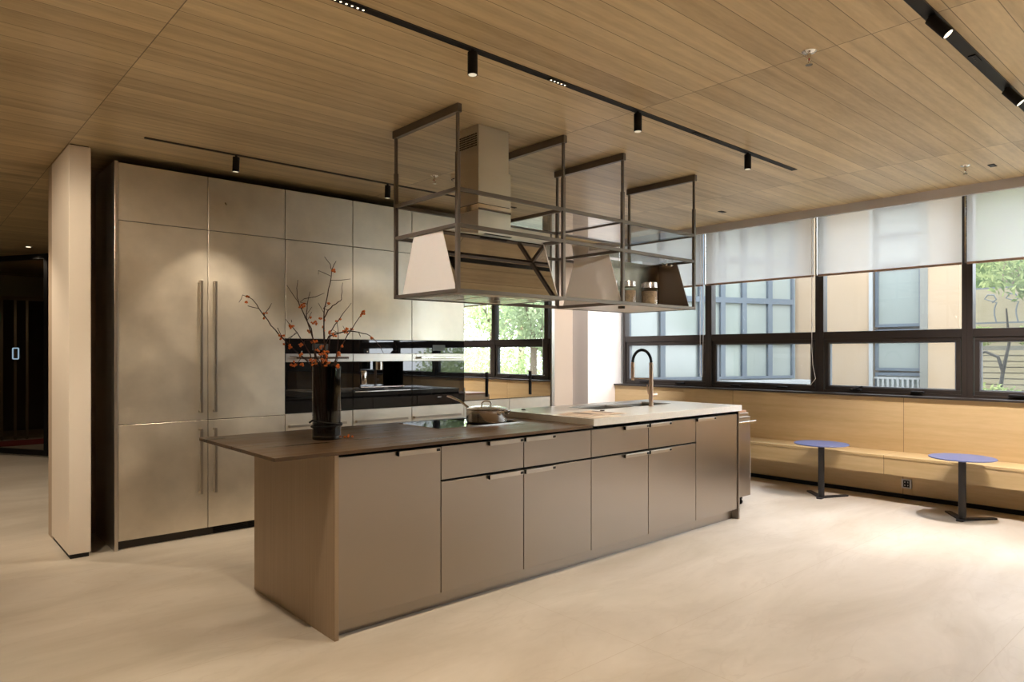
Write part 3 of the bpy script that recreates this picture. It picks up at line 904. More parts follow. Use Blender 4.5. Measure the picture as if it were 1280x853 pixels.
# faucet
fx, fy = 4.73, 3.541
t = thing('kitchen_faucet', (fx, fy, zt), 'tall copper-toned tap with black spring hose arching over the sink', 'faucet')
q = BM(); cyl(q, (fx, fy, zt), (fx, fy, zt+.006), .026, seg=28)
obj('base_ring', q, M_copper, t, smooth=True)
q = BM(); cyl(q, (fx, fy, zt+.006), (fx, fy, 1.19), .0185, seg=28); cyl(q, (fx, fy, 1.19), (fx, fy, 1.345), .0165, seg=28)
obj('column', q, M_copper, t, smooth=True)
arc = []
y0a, y1a = fy, fy+.193
for k in range(25):
    a = math.pi*k/24
    arc.append((fx, (y0a+y1a)/2 - math.cos(a)*(y1a-y0a)/2, 1.345 + math.sin(a)*.105))
q = BM(); tube(q, arc, .0105, 12)
obj('hose', q, M_rubber, t, smooth=True)
q = BM()
for k in range(1, 120):
    a = math.pi*k/120
    c = Vector((fx, (y0a+y1a)/2 - math.cos(a)*(y1a-y0a)/2, 1.345 + math.sin(a)*.105))
    if k % 2: continue
    d = Vector((0, math.sin(a)*(y1a-y0a)/2, math.cos(a)*.105)).normalized()
    cyl(q, c-d*.0012, c+d*.0012, .0125, seg=12)
obj('spring', q, M_black, t)
q = BM(); cyl(q, (fx, y1a, 1.345), (fx, y1a, 1.21), .0165, seg=24); cyl(q, (fx, y1a, 1.21), (fx, y1a, 1.19), .0165, .012, seg=24)
obj('spray_head', q, M_copper, t, smooth=True)
q = BM(); tube(q, [(fx, fy+.0, 1.207), (fx, y1a, 1.207)], .0065, 12)
obj('holder_arm', q, M_copper, t, smooth=True)
q = BM(); cyl(q, (fx-.006, fy, 1.075), (fx+.055, fy-.01, 1.075), .017, seg=24)
lv = obj('mixer_body', q, M_copper, t, smooth=True)
q = BM(); tube(q, [(fx-.02, fy+.012, 1.08), (fx-.028, fy+.018, 1.12), (fx-.026, fy+.02, 1.16)], .0045, 8)
obj('lever', q, M_copper, lv, smooth=True)

# hob
t = thing('induction_hob', (2.93, 3.81, .937), 'black glass induction hob flush in the walnut worktop under the pan', 'hob')
obj('glass_plate', bx(2.585, 3.29, 3.585, 4.05, .9365, .941), M_blackglass, t, bevel=.0015)
q = BM(); x0, x1, y0, y1 = 2.582, 3.293, 3.582, 4.053
box(q, x0-.004, x1+.004, y0-.004, y0, .9362, .9415); box(q, x0-.004, x1+.004, y1, y1+.004, .9362, .9415)
box(q, x0-.004, x0, y0, y1, .9362, .9415); box(q, x1, x1+.004, y0, y1, .9362, .9415)
obj('steel_rim', q, M_chrome, t)

# saute pan with lid
px, py, pz = 3.085, 3.72, .9415
t = thing('saute_pan', (px, py, pz), 'polished steel saute pan with lid and long handle standing on the hob', 'pan')
pr_ = .142
q = BM(); lathe(q, [(0, pz+.001), (pr_-.012, pz+.001), (pr_-.003, pz+.006), (pr_, pz+.014), (pr_, pz+.088), (pr_+.005, pz+.093), (pr_+.003, pz+.095), (pr_-.003, pz+.088), (pr_-.003, pz+.012), (0, pz+.006)], px, py, 64)
obj('pan_body', q, M_pan, t, smooth=True)
q = BM(); lathe(q, [(pr_+.002, pz+.0955), (pr_+.002, pz+.099), (pr_*.8, pz+.106), (pr_*.4, pz+.113), (0, pz+.115), (0, pz+.111), (pr_*.8, pz+.101), (pr_-.006, pz+.0955)], px, py, 64)
ld_ = obj('lid', q, M_pan, t, smooth=True)
q = BM()
dirv = Vector((1, -.3, 0)).normalized()
pts = []
for k in range(13):
    a = math.pi*k/12
    pts.append(Vector((px, py, pz+.112)) + dirv*(-math.cos(a)*.036) + Vector((0, 0, math.sin(a)**.5*.034 if k not in (0, 12) else 0)))
tube(q, pts, .006, 10)
obj('lid_handle', q, M_chrome, ld_, smooth=True)
q = BM()
rt = Vector((math.sin(YAW), -math.cos(YAW), 0)); fwd = Vector((math.cos(YAW), math.sin(YAW), 0))
hd = (-rt*.8 + fwd*.6).normalized()
c0 = Vector((px, py, pz+.08))
tube(q, [c0+hd*pr_, c0+hd*(pr_+.03)+Vector((0, 0, .016)), c0+hd*(pr_+.1)+Vector((0, 0, .055)), c0+hd*(pr_+.19)+Vector((0, 0, .083)), c0+hd*(pr_+.225)+Vector((0, 0, .086))], [.008, .0085, .0075, .0095, .007], 12)
obj('long_handle', q, M_chrome, t, smooth=True, label='long steel handle with warm reflections')
q = BM()
hd2 = (rt*.85 - fwd*.53).normalized(); sd = Vector((-hd2.y, hd2.x, 0))
pts = [c0+hd2*(pr_-.004)+sd*.05+Vector((0,0,-.012)), c0+hd2*(pr_+.02)+sd*.045+Vector((0,0,.0)), c0+hd2*(pr_+.04)+sd*.02+Vector((0,0,.006)), c0+hd2*(pr_+.043)+Vector((0,0,.008)), c0+hd2*(pr_+.04)-sd*.02+Vector((0,0,.006)), c0+hd2*(pr_+.02)-sd*.045, c0+hd2*(pr_-.004)-sd*.05+Vector((0,0,-.012))]
tube(q, pts, .0065, 10)
for s_ in (1, -1):
    blob(q, c0+hd2*(pr_+.002)+sd*.05*s_+Vector((0,0,-.014)), .011, 2)
obj('side_handle', q, M_chrome, t, smooth=True)

# vase with branches
vx, vy, vz = 1.826, 3.62, .936
t = thing('glass_vase', (vx, vy, vz), 'tall smoked glass cylinder vase with a black coil around it on the walnut top', 'vase')
q = BM()
lathe(q, [(0, vz+.0005), (.076, vz+.0005), (.079, vz+.004), (.079, vz+.41), (.077, vz+.412), (.075, vz+.41), (.074, vz+.02), (0, vz+.018)], vx, vy, 56)
obj('cylinder', q, M_vase, t, smooth=True)
q = BM()
pts = []
for k in range(34):
    a = R(198 + k*16.0)
    rr = .083
    pts.append((vx+rr*math.cos(a), vy+rr*math.sin(a), vz+.108 - .036*min(1, k/10) + (.016*max(0, (k-22))/11)))
tube(q, [(vx-.115, vy-.02, vz+.10), (vx-.1, vy-.03, vz+.113)] + pts + [(vx+.02, vy-.1, vz+.1)][:0], .0055, 8)
obj('coil', q, M_black, t, smooth=True)

# branches: u = right, v = up, w = away from the viewer, metres from the vase mouth
def BR(lst, w0, w1):
    out = []
    n = len(lst)
    for i, (x, y) in enumerate(lst):
        u = ((300 + x/3.283) - 403)/219.6; v = (458 - (310 + y/3.283))/219.6
        wv = w0 + (w1-w0)*i/max(1, n-1)
        p = Vector((vx, vy, vz+.412)) + rt*u + Vector((0, 0, v)) + fwd*wv
        out.append(p)
    return out
branches = [
 ('arching to the far left', [(275,480),(232,440),(190,400),(150,357),(120,320),(95,280),(75,250),(62,226),(45,210),(20,200),(8,230)], 0, -.10,
   [[(100,270),(120,250),(133,233)], [(75,252),(55,248),(38,243)], [(190,378),(210,345)]], [(35,205),(30,226),(95,290),(100,270),(165,362),(158,372),(170,395),(195,410),(192,400)]),
 ('tallest, rising straight up', [(325,475),(327,400),(325,330),(325,250),(338,190),(345,150),(352,90),(345,65),(320,33)], 0, .05,
   [[(350,115),(325,103),(298,92),(298,108)], [(350,132),(390,130),(425,124)], [(355,82),(364,68),(375,55)], [(325,270),(308,228)]], [(358,84),(361,92),(354,90),(340,226),(322,325),(312,293),(328,296),(325,340)]),
 ('curving up to the right of the middle', [(332,460),(330,380),(332,290),(350,258),(370,240),(395,225),(410,215),(414,185),(418,150)], 0, -.08,
   [[(330,250),(356,228)]], [(325,408),(345,428),(330,425),(318,402)]),
 ('leaning left, forked high', [(300,470),(285,400),(270,330),(245,290),(225,250),(210,222),(200,200),(196,160),(198,125)], 0, .10,
   [[(212,226),(185,190),(157,150)], [(240,285),(262,240)], [(185,295),(187,305)]], [(225,235),(230,228),(218,243),(233,240),(262,346),(258,340)]),
 ('leaning left with a thin right fork', [(290,440),(280,370),(258,310),(250,270),(252,230),(262,178)], 0, .04,
   [[(222,222),(240,208),(260,205),(290,200),(325,185)], [(255,300),(268,262)]], [(278,308),(286,306),(290,311),(270,285),(285,385),(292,383),(278,388)]),
 ('short, spreading low left', [(272,440),(250,395),(225,350),(205,322),(185,295)], 0, -.06,
   [[(250,380),(275,380),(300,395)], [(225,350),(195,372)], [(165,365),(150,330)]], [(205,330),(212,326),(200,322),(235,400),(240,396),(190,410),(158,360)]),
 ('rising right of the middle', [(340,450),(345,400),(345,350),(362,315),(385,280),(404,250),(422,222)], 0, .10,
   [[(345,352),(370,345)]], [(345,350),(348,344),(380,290),(370,300),(365,360)]),
 ('arching far to the right over the worktop', [(315,440),(350,365),(400,350),(440,343),(480,348),(515,356),(540,370),(560,388),(578,408),(592,432)], 0, -.16,
   [[(480,348),(482,365)], [(400,352),(425,330)]], [(425,340),(432,336),(418,345),(430,346),(540,372),(536,370),(372,360),(366,356)]),
 ('slanting up right, tipped with berries', [(370,470),(395,405),(418,360),(440,325),(460,290),(480,258)], 0, .06,
   [[(420,358),(400,320)]], [(475,266),(478,272),(473,276),(480,262),(435,334),(398,402),(386,432)]),
 ('thin upright twig near the rim', [(375,465),(384,420),(390,370),(388,308)], 0, -.04, [[(389,350),(372,338)]], [(388,430),(384,442),(393,440)]),
 ('low and drooping at the left rim', [(300,478),(275,462),(245,452),(205,444)], 0, -.08, [[(245,452),(222,476)]], [(212,478),(218,484),(226,478),(220,470),(248,436),(240,442),(252,478),(246,480)]),
 ('low bushy one at the rim', [(320,480),(300,440),(312,410),(330,396)], -.02, -.09, [[(304,446),(345,440)], [(310,470),(350,462)]],
   [(280,460),(288,466),(295,474),(284,480),(330,470),(340,462),(346,476),(336,482),(352,470),(326,455),(318,440),(330,436),(342,446),(308,420),(320,424),(330,412),(350,430),(300,462),(358,440)]),
 ('short one hanging over the right rim', [(365,480),(385,470),(397,480),(398,492)], -.03, -.07, [[(385,470),(392,455)]], [(392,486),(398,490),(395,480),(402,488)]),
]
random.seed(3)
for nm, ln, w0, w1, subs, bers in branches:
    pts = BR(ln, w0, w1)
    base = Vector((vx + (pts[0].x-vx)*.4, vy + (pts[0].y-vy)*.4, vz+.03))
    bt = thing('berry_branch', base, 'thin dark branch with orange berries, ' + nm, 'branch', 'berry branches in the smoked vase')
    q = BM()
    allp = [base + Vector((random.uniform(-.02, .02), random.uniform(-.02, .02), 0)), (base+pts[0])/2] + pts
    # slight kinks
    fine = []
    for a, b_ in zip(allp, allp[1:]):
        fine.append(a); fine.append((a+b_)/2 + Vector([random.uniform(-.003, .003) for _ in range(3)]))
    fine.append(allp[-1])
    n = len(fine)
    tube(q, fine, [.0038*(1-i/n)+.0011 for i in range(n)], 6)
    main = obj('twig', q, M_branch, bt, smooth=True)
    nn = len(ln)
    for s_ in subs:
        # side shoot starts at the nearest main point
        p0 = min(range(nn), key=lambda k: (ln[k][0]-s_[0][0])**2+(ln[k][1]-s_[0][1])**2)
        wv = w0+(w1-w0)*p0/max(1, nn-1)
        sp2 = BR(s_, wv, wv+random.uniform(-.04, .04))
        q = BM(); tube(q, [pts[p0]] + sp2 if (pts[p0]-sp2[0]).length < .05 and (pts[p0]-sp2[0]).length > .003 else sp2, [.002]*(len(sp2)) + ([.0012] if (pts[p0]-sp2[0]).length < .05 and (pts[p0]-sp2[0]).length > .003 else []) , 5)
        obj('side_shoot', q, M_branch, bt, smooth=True)
    q = BM()
    for (x, y) in bers:
        k = min(range(nn), key=lambda k: (ln[k][0]-x)**2+(ln[k][1]-y)**2)
        wv = w0+(w1-w0)*k/max(1, nn-1)
        for _ in range(3):
            c = BR([(x+random.uniform(-4, 4), y+random.uniform(-4, 4))], wv+random.uniform(-.012, .012), 0)[0]
            bmesh.ops.create_icosphere(q, subdivisions=2, radius=random.uniform(.0045, .0068), matrix=Matrix.Translation(c))
            tube(q, [c, pts[k]*.25+c*.75], .0008, 4) if (pts[k]-c).length < .05 else None
    obj('berries', q, M_berry, bt, smooth=True)
t = thing('fallen_sprig', (1.93, 3.585, .936), 'little sprig of orange berries lying on the walnut top right of the vase', 'berries')
q = BM(); tube(q, [(1.90, 3.60, .942), (1.93, 3.59, .943), (1.96, 3.575, .941)], .0012, 5); tube(q, [(1.93, 3.59, .943), (1.95, 3.60, .950)], .001, 5)
obj('twig', q, M_branch, t)
for c in ((1.90, 3.60, .943), (1.92, 3.585, .943), (1.945, 3.59, .943), (1.962, 3.573, .943), (1.952, 3.60, .949), (1.935, 3.575, .943)):
    q = BM(); blob(q, c, .0065, 2); obj('berry', q, M_berry, t, smooth=True)

# things on the stone top
t = thing('open_magazine', (3.80, 3.33, .979), 'open magazine with brown photographs lying on the stone worktop before the sink', 'magazine')
q = BM()
def page(bm, x0, x1, y0, y1, z, lift, flip=False):
    n = 8; top = []; 
    for i in range(n+1):
        u = i/n; x = x0+(x1-x0)*u
        h = z + lift*math.sin(math.pi*min(1, (1-u if flip else u)*1.15))*.9
        top.append((x, h))
    pts = top + [(x1, z-.001), (x0, z-.001)]
    prism(bm, pts, 'Y', y0, y1)
page(q, 3.60, 3.80, 3.22, 3.50, .981, .010); page(q, 3.80, 4.02, 3.22, 3.50, .981, .010)
obj('pages', q, M_paper, t, smooth=False)
q = BM(); page(q, 3.63, 3.78, 3.26, 3.45, .9825, .010)
obj('photograph', q, M_photo, t)
q = BM(); page(q, 3.84, 3.98, 3.26, 3.45, .9825, .010)
obj('photograph', q, M_photo, t)
t = thing('newspaper', (3.63, 3.33, .979), 'pale folded newspaper under the left side of the magazine at the front corner', 'newspaper')
q = BM(); prism(q, [(3.53, 3.12), (3.82, 3.12), (3.80, 3.215), (3.595, 3.50), (3.555, 3.48)], 'Z', .9785, .9805)
obj('sheet', q, M_paper, t)
q = BM(); prism(q, [(3.56, 3.14), (3.80, 3.14), (3.78, 3.21), (3.59, 3.40)], 'Z', .9808, .9815)
obj('upper_sheet', q, pbr('newsprint_light', srgb(222, 212, 200), .7), t)
for (x, y, lab_) in ((3.66, 3.96, 'small dark round cap on the stone worktop near the pan'), (4.06, 3.5, 'small dark round cap on the stone worktop left of the tap')):
    q = BM(); lathe(q, [(0, .9785), (.018, .9785), (.018, .983), (.014, .986), (0, .986)], x, y, 24)
    obj('pop_up_cap', q, M_plinth, None, lab_, smooth=True, cat='cap', group='round caps on the stone worktop')

# trolley behind the island
t = thing('kitchen_trolley', (5.77, 3.6, 0), 'narrow steel trolley on castors standing right of the island end', 'trolley')
obj('body', bx(5.50, 6.005, 3.37, 3.85, .088, .865), M_bronze, t, bevel=.003)
obj('front_panel', bx(5.502, 6.003, 3.35, 3.369, .09, .83), M_bronze, t, bevel=.002)
q = BM(); box(q, 5.52, 6.045, 3.315, 3.327, .775, .792); box(q, 5.53, 5.545, 3.327, 3.3495, .777, .790); box(q, 5.985, 6.0, 3.327, 3.3495, .777, .790)
obj('handle', q, M_chrome, t, bevel=.002)
obj('wooden_tray', bx(5.52, 5.98, 3.38, 3.84, .866, .888), M_block, t, bevel=.003)
obj('side_panel', bx(6.007, 6.022, 3.36, 3.84, .09, .52), M_white, t, label='white side panel')
for x, y in ((5.60, 3.42), (5.93, 3.42), (5.60, 3.80), (5.96, 3.80)):
    q = BM(); box(q, x-.016, x+.016, y-.02, y+.02, .05, .0875); cyl(q, (x-.011, y, .0275), (x+.011, y, .0275), .0265, seg=20)
    obj('castor', q, M_black, t)

# ================================================================== HANGING FRAME
HX = [2.435, 3.315, 3.932, 4.838]
HY = [3.197, 3.858]
rails = [2.377, 2.168, 1.787]
t = thing('hanging_frame', (3.63, 3.53, 1.77), 'dark bronze tubular frame hung from the ceiling above the island', 'hanging frame')
r = .0115
for i, x in enumerate(HX):
    obj('ceiling_bar', bx(x-.016, x+.016, HY[0]-.02, HY[1]+.02, CEIL-.05, CEIL-.001), M_frame, t, bevel=.002)
    for y in HY:
        q = BM(); box(q, x-r, x+r, y-r, y+r, rails[2]-r, 2.592); box(q, x-r*.72, x+r*.72, y-r*.72, y+r*.72, 2.592, CEIL-.05)
        obj('post', q, M_frame, t, bevel=.0015)
for z in rails:
    for y in HY:
        obj('long_rail', bx(HX[0]+r, HX[-1]-r, y-r*.95, y+r*.95, z-r, z+r), M_frame, t, bevel=.0015)
    for i, x in enumerate(HX):
        if z == rails[1] and i == 1: pass
        obj('cross_rail', bx(x-r*.95, x+r*.95, HY[0]+r, HY[1]-r, z-r*.97, z+r*.97), M_frame, t, bevel=.0015)
obj('upper_glass_shelf', bx(3.325, 4.828, HY[0]+.013, HY[1]-.013, 2.372, 2.38), M_shelfglass, t)
obj('lower_glass_shelf', bx(3.325, 4.828, HY[0]+.013, HY[1]-.013, 2.166, 2.174), M_shelfglass, t)
obj('bottom_shelf', bx(HX[2]+.012, HX[3]-.012, HY[0]+.013, HY[1]-.013, 1.780, 1.797), M_hoodside, t, label='pale steel bottom shelf')
q = BM(); cyl(q, (4.12, 3.36, 1.762), (4.12, 3.36, 1.780), .026, seg=24)
obj('under_shelf_lamp', q, M_plinth, t, smooth=True)

# range hood
h = thing('range_hood', (2.87, 3.52, 1.80), 'steel range hood with mirror front and square duct, inside the hanging frame', 'range hood')
hx0, hx1 = 2.447, 3.303
zt_, zb_ = 2.162, 1.79
yf_t, yb_t, yf_b, yb_b = 3.37, 3.665, 3.232, 3.80
q = BM(); prism(q, [(yf_t, zt_), (yb_t, zt_), (yb_b, zb_), (yf_b, zb_)], 'X', hx0+.004, hx1-.004)
obj('hood_body', q, M_hoodmirror, h, label='mirror-polished sloping hood body')
for xx in (hx0, hx1-.0035):
    q = BM(); prism(q, [(yf_t-.004, zt_+.002), (yb_t+.004, zt_+.002), (yb_b+.004, zb_-.001), (yf_b-.004, zb_-.001)], 'X', xx, xx+.0035)
    obj('side_panel', q, M_hoodside, h, label='pale satin steel side panel')
obj('top_plate', bx(hx0+.004, hx1-.004, yf_t, yb_t, zt_+.0005, zt_+.010), M_inox, h)
obj('bottom_tray', bx(hx0, hx1, yf_b, yb_b, zb_-.012, zb_-.0015), M_inox, h, label='brushed steel underside')
for k in range(3):
    fx0 = hx0+.05+k*.26
    q = BM()
    for j in range(12): box(q, fx0+.004, fx0+.236, yf_b+.07+j*.035, yf_b+.088+j*.035, zb_-.016, zb_-.0122)
    obj('grease_filter', q, M_chrome, h)
dx0, dx1, dy0, dy1 = 2.745, 2.998, 3.387, 3.615
du = obj('duct', bx(dx0, dx1, dy0, dy1, 2.55, CEIL-.0005), M_inox, h, bevel=.001, seg=1)
obj('duct_sleeve', bx(dx0-.008, dx1+.012, dy0-.008, dy1+.008, 2.372, 2.593), M_inox, h, bevel=.001, seg=1)
obj('collar_gap', bx(dx0-.004, dx1+.006, dy0-.004, dy1+.004, 2.367, 2.372), M_gap, h)
obj('duct_collar', bx(dx0-.009, dx1+.013, dy0-.009, dy1+.009, 2.327, 2.367), M_chrome, h, bevel=.001, label='polished collar band')
obj('duct_foot', bx(dx0-.008, dx1+.012, dy0-.008, dy1+.008, 2.172, 2.327), M_inox, h, bevel=.001, seg=1)
q = BM()
for i in range(9):
    for j in range(6):
        yy = 3.412+i*.0205; zz = 2.742+j*.0145
        box(q, dx0-.0015, dx0-.0005, yy-.0075, yy+.0075, zz-.0045, zz+.0045)
obj('vent_holes', q, M_gap, du)
q = BM()
for j in range(3): box(q, dx0+.02, dx1-.01, dy0-.03-.008*j, dy0-.026-.008*j, 2.1725, 2.1755)
obj('vent_slots', q, M_gap, h)

# trapezoid niche shelf
s = thing('trapezoid_shelf', (4.38, 3.52, 1.80), 'steel shelf with two trapezoid ends holding the jars, right in the hanging frame', 'shelf')
for xx in (3.948, 4.812):
    q = BM(); prism(q, [(yf_t-.03, 2.155), (yb_t+.02, 2.155), (yb_b+.01, 1.80), (yf_b-.005, 1.80)], 'X', xx, xx+.006)
    obj('end_panel', q, M_hoodside if xx < 4.2 else M_bronze, s, label='pale satin trapezoid end' if xx < 4.2 else 'dark bronze trapezoid end')
obj('back_panel', bx(3.955, 4.811, 3.517, 3.525, 1.80, 2.155), pbr('niche_steel', (.30, .26, .22, 1), .22, metal=1), s)
for k, xx in enumerate((4.66, 4.72, 4.78)):
    obj('clip', bx(xx-.012, xx+.012, 3.36, 3.372, 2.140, 2.155), M_chrome, s)

def jar(loc, label, k=1.0):
    j = thing('glass_jar', (0, 0, 0), label, 'jar', 'glass storage jars on the hanging shelf')
    rr = .066
    q = BM(); lathe(q, [(0, .001), (rr-.008, .001), (rr, .008), (rr, .118), (rr-.006, .130), (rr-.010, .136), (rr-.010, .142),
                        (rr-.013, .142), (rr-.013, .134), (rr-.004, .116), (rr-.004, .010), (0, .005)], 0, 0, 40)
    obj('jar_body', q, M_jar, j, smooth=True)
    q = BM(); lathe(q, [(0, .0055), (rr-.006, .0055), (rr-.006, .108), (0, .112)], 0, 0, 32)
    obj('contents', q, M_contents, j, smooth=True)
    q = BM(); lathe(q, [(0, .178), (rr-.006, .178), (rr-.003, .175), (rr-.003, .143), (0, .143)], 0, 0, 40)
    obj('lid', q, M_lid, j, smooth=True)
    q = BM(); lathe(q, [(rr-.002, .136), (rr, .138), (rr, .142), (rr-.002, .1425), (rr-.009, .1425), (rr-.009, .136)], 0, 0, 40, close=True)
    obj('seal_ring', q, M_chrome, j, smooth=True)
    j.location = loc
    return j
j1 = jar((4.41, 3.32, 1.7975), 'glass storage jar with pale lid, rightmost of the three on the shelf')
dup(j1, (4.215, 3.375, 1.7975), 'glass storage jar with steel lid, middle of the three on the shelf')
dup(j1, (4.05, 3.42, 1.7975), 'glass storage jar half hidden behind the pale trapezoid end')

# ================================================================== LOBBY AT LEFT
A = Vector((1.575, 11.27, 0)); Bq = Vector((.93, 12.40, 0)); dd = (Bq-A); L = dd.length; dd.normalize(); nn_ = Vector((-dd.y, dd.x, 0))
def slab(bm, s0, s1, z0, z1, th, off=0):
    a = A+dd*s0; b_ = A+dd*s1
    prism(bm, [tuple((a+nn_*(off-th/2))[:2]), tuple((b_+nn_*(off-th/2))[:2]), tuple((b_+nn_*(off+th/2))[:2]), tuple((a+nn_*(off+th/2))[:2])], 'Z', z0, z1)
dr = thing('glass_door', tuple(A), 'dark tinted glass door with black frame behind the white wall end at left', 'door')
q = BM(); slab(q, 0, .07, .02, 2.79, .05); slab(q, L-.07, L, .02, 2.79, .05); slab(q, .07, L-.07, .02, .09, .05); slab(q, .07, L-.07, 2.72, 2.79, .05)
obj('door_frame', q, M_black, dr)
q = BM(); slab(q, .07, L-.07, .09, 2.72, .01)
obj('door_pane', q, M_darkglass, dr)
# touch ring on the pane
q = BM(); s0 = .62; 
tube(q, [A+dd*(s0+a)+nn_*(.012)+Vector((0, 0, 1.42+b_)) for a, b_ in ((-.045, -.075), (.045, -.075), (.055, -.065), (.055, .065), (.045, .075), (-.045, .075), (-.055, .065), (-.055, -.065), (-.045, -.075))], .009, 6)
obj('touch_ring', q, M_ring, dr)
t = thing('glass_partition', (1.5, 13.5, 0), 'dim pale-framed glass partition seen through the dark door', 'partition')
q = BM()
for xx in (1.28, 1.46, 1.62, 2.05, 2.5): box(q, xx, xx+.035, 13.9, 13.95, 0, 2.3)
box(q, 1.2, 2.6, 13.9, 13.95, 2.3, 2.36); box(q, 1.2, 2.6, 13.9, 13.95, 0.02, .06)
obj('posts', q, pbr('dim_post', srgb(120, 108, 88), .5), t)
obj('glass', bx(1.2, 2.6, 13.92, 13.93, .06, 2.3), M_darkglass, t)
obj('entrance_mat', bx(1.15, 2.2, 13.0, 13.7, .0005, .012), M_red, None, 'red entrance mat behind the dark glass door', cat='mat')
obj('exit_sign', bx(1.22, 1.30, 14.2, 14.23, 1.95, 2.08), M_exit, None, 'small green glowing sign behind the dark glass door', cat='sign')
obj('rooflight_band', bx(1.0, 3.0, 14.4, 14.45, 2.35, 2.75), pbr('pale_band', srgb(150, 148, 130), .6), None, 'pale horizontal band high behind the dark glass door', cat='wall panel')

# ================================================================== OUTSIDE
struct('ground', bx(7.8, 45, -40, 40, -.25, -.05), M_ground)
# slanting glazed neighbour facade
P1 = Vector((7.95, 6.96, 0)); P2 = Vector((11.6, 5.55, 0)); fd = (P2-P1); FL = fd.length; fd.normalize(); fn = Vector((fd.y, -fd.x, 0))
def fslab(bm, s0, s1, z0, z1, o0, o1):
    a = P1+fd*s0; b_ = P1+fd*s1
    prism(bm, [tuple((a+fn*o0)[:2]), tuple((b_+fn*o0)[:2]), tuple((b_+fn*o1)[:2]), tuple((a+fn*o1)[:2])], 'Z', z0, z1)
nb = thing('glazed_building', tuple(P1), 'neighbouring facade of grey metal windows outside the left windows', 'building')
q = BM(); fslab(q, 0, FL, 0, 4.5, -.5, -.08)
obj('wall', q, M_outpane, nb)
cuts = [0, .55, 1.17, 1.9, 2.32, 2.75, 3.28, FL-.12]
zz = [1.0, 1.62, 2.30, 2.98, 3.7, 4.4]
for a, b_ in zip(zz, zz[1:]):
    for c, e in zip(cuts, cuts[1:]):
        q = BM(); w_ = .045
        fslab(q, c, e, a, a+w_, -.08, 0); fslab(q, c, e, b_-w_, b_, -.08, 0)
        fslab(q, c, c+w_, a+w_, b_-w_, -.08, 0); fslab(q, e-w_, e, a+w_, b_-w_, -.08, 0)
        fo = obj('window_frame', q, M_outframe, nb)
        q = BM(); fslab(q, c+w_, e-w_, a+w_, b_-w_, -.06, -.05)
        obj('pane', q, M_outpane, fo)
q = BM(); fslab(q, 0, FL-.02, .88, .98, 0, .55)
obj('ledge', q, M_outwhite, nb, label='speckled white ledge below the windows')
q = BM(); fslab(q, 0, FL-.02, 0, .88, 0, .2)
obj('base_wall', q, M_concrete, nb)

hb = thing('beige_building', (11.8, 4.3, 0), 'beige rendered house with a vertical strip of windows outside the third window', 'building')
wy0, wy1 = 3.59, 4.42
q = BM(); box(q, 11.6, 12.4, wy1, 5.78, 0, 5.2); box(q, 11.6, 11.8, 3.17, wy0, 0, 5.2); box(q, 11.95, 12.4, wy0, wy1, 0, 5.2)
obj('wall', q, M_concrete, hb)
obj('white_reveal', bx(11.58, 11.62, wy1-.05, wy1+.0, 0, 5.2), M_outwhite, hb)
obj('grey_reveal', bx(11.595, 11.66, wy0-.01, wy0+.10, 0, 5.2), pbr('grey_reveal_paint', srgb(104, 102, 94), .8), hb)
for a, b_ in ((.5, 1.12), (1.15, 1.80), (1.84, 2.78), (2.82, 3.25), (3.28, 3.75), (3.8, 4.8)):
    q = BM(); y0, y1 = wy0+.10, wy1-.05; w_ = .045
    frame_rect(q, y0, y1, a, b_, w_, 11.70, 11.76)
    fo = obj('window_frame', q, M_outframe, hb)
    obj('pane', bx(11.73, 11.74, y0+w_, y1-w_, a+w_, b_-w_), M_outpane, fo)
    if a == .5:
        q = BM()
        for k in range(9): box(q, 11.66, 11.69, y0+.03+k*.072, y0+.06+k*.072, .6, 1.02)
        box(q, 11.66, 11.69, y0, y1, 1.02, 1.05)
        obj('railing', q, M_outwhite, hb)

gw = thing('garden_wall', (15.2, 0, 0), 'weathered timber slat wall on a retaining wall outside the right window', 'garden wall')
q = BM()
for k in range(9): box(q, 15.0, 15.05, -4.5, 4.6, .55+k*.105, .64+k*.105)
obj('timber_slats', q, M_timber, gw)
obj('retaining_wall', bx(15.05, 15.4, -4.5, 4.6, -.05, 1.56), M_rock, gw)
struct('terrace_ground', bx(15.4, 16.6, -4.5, 4.6, -.05, 1.56), M_rock)
obj('terrace_wall', bx(16.6, 16.9, -4.5, 4.6, -.05, 2.75), M_timber, None, 'pale stone terrace wall behind the scroll railing outside the right window', cat='garden wall')
rl = thing('scroll_railing', (16.4, 0, 1.9), 'wrought iron railing with scroll curls on the terrace wall outside the right window', 'railing')
q = BM(); box(q, 16.4, 16.43, -4, 4.6, 2.02, 2.05); box(q, 16.4, 16.43, -4, 4.6, 2.72, 2.75)
obj('rail', q, M_iron, rl)
for k in range(12):
    y = 4.2-k*.36
    q = BM()
    tube(q, [(16.41, y+.10*math.sin(a*.5*math.pi/4)*1.0-.02*a, 2.05+.62*a/8) if a < 6 else (16.41, y+.1+.10*math.cos((a-6)*1.1), 2.52+.09*math.sin((a-6)*1.1)) for a in range(11)], .014, 6)
    obj('scroll', q, M_iron, rl, smooth=True)

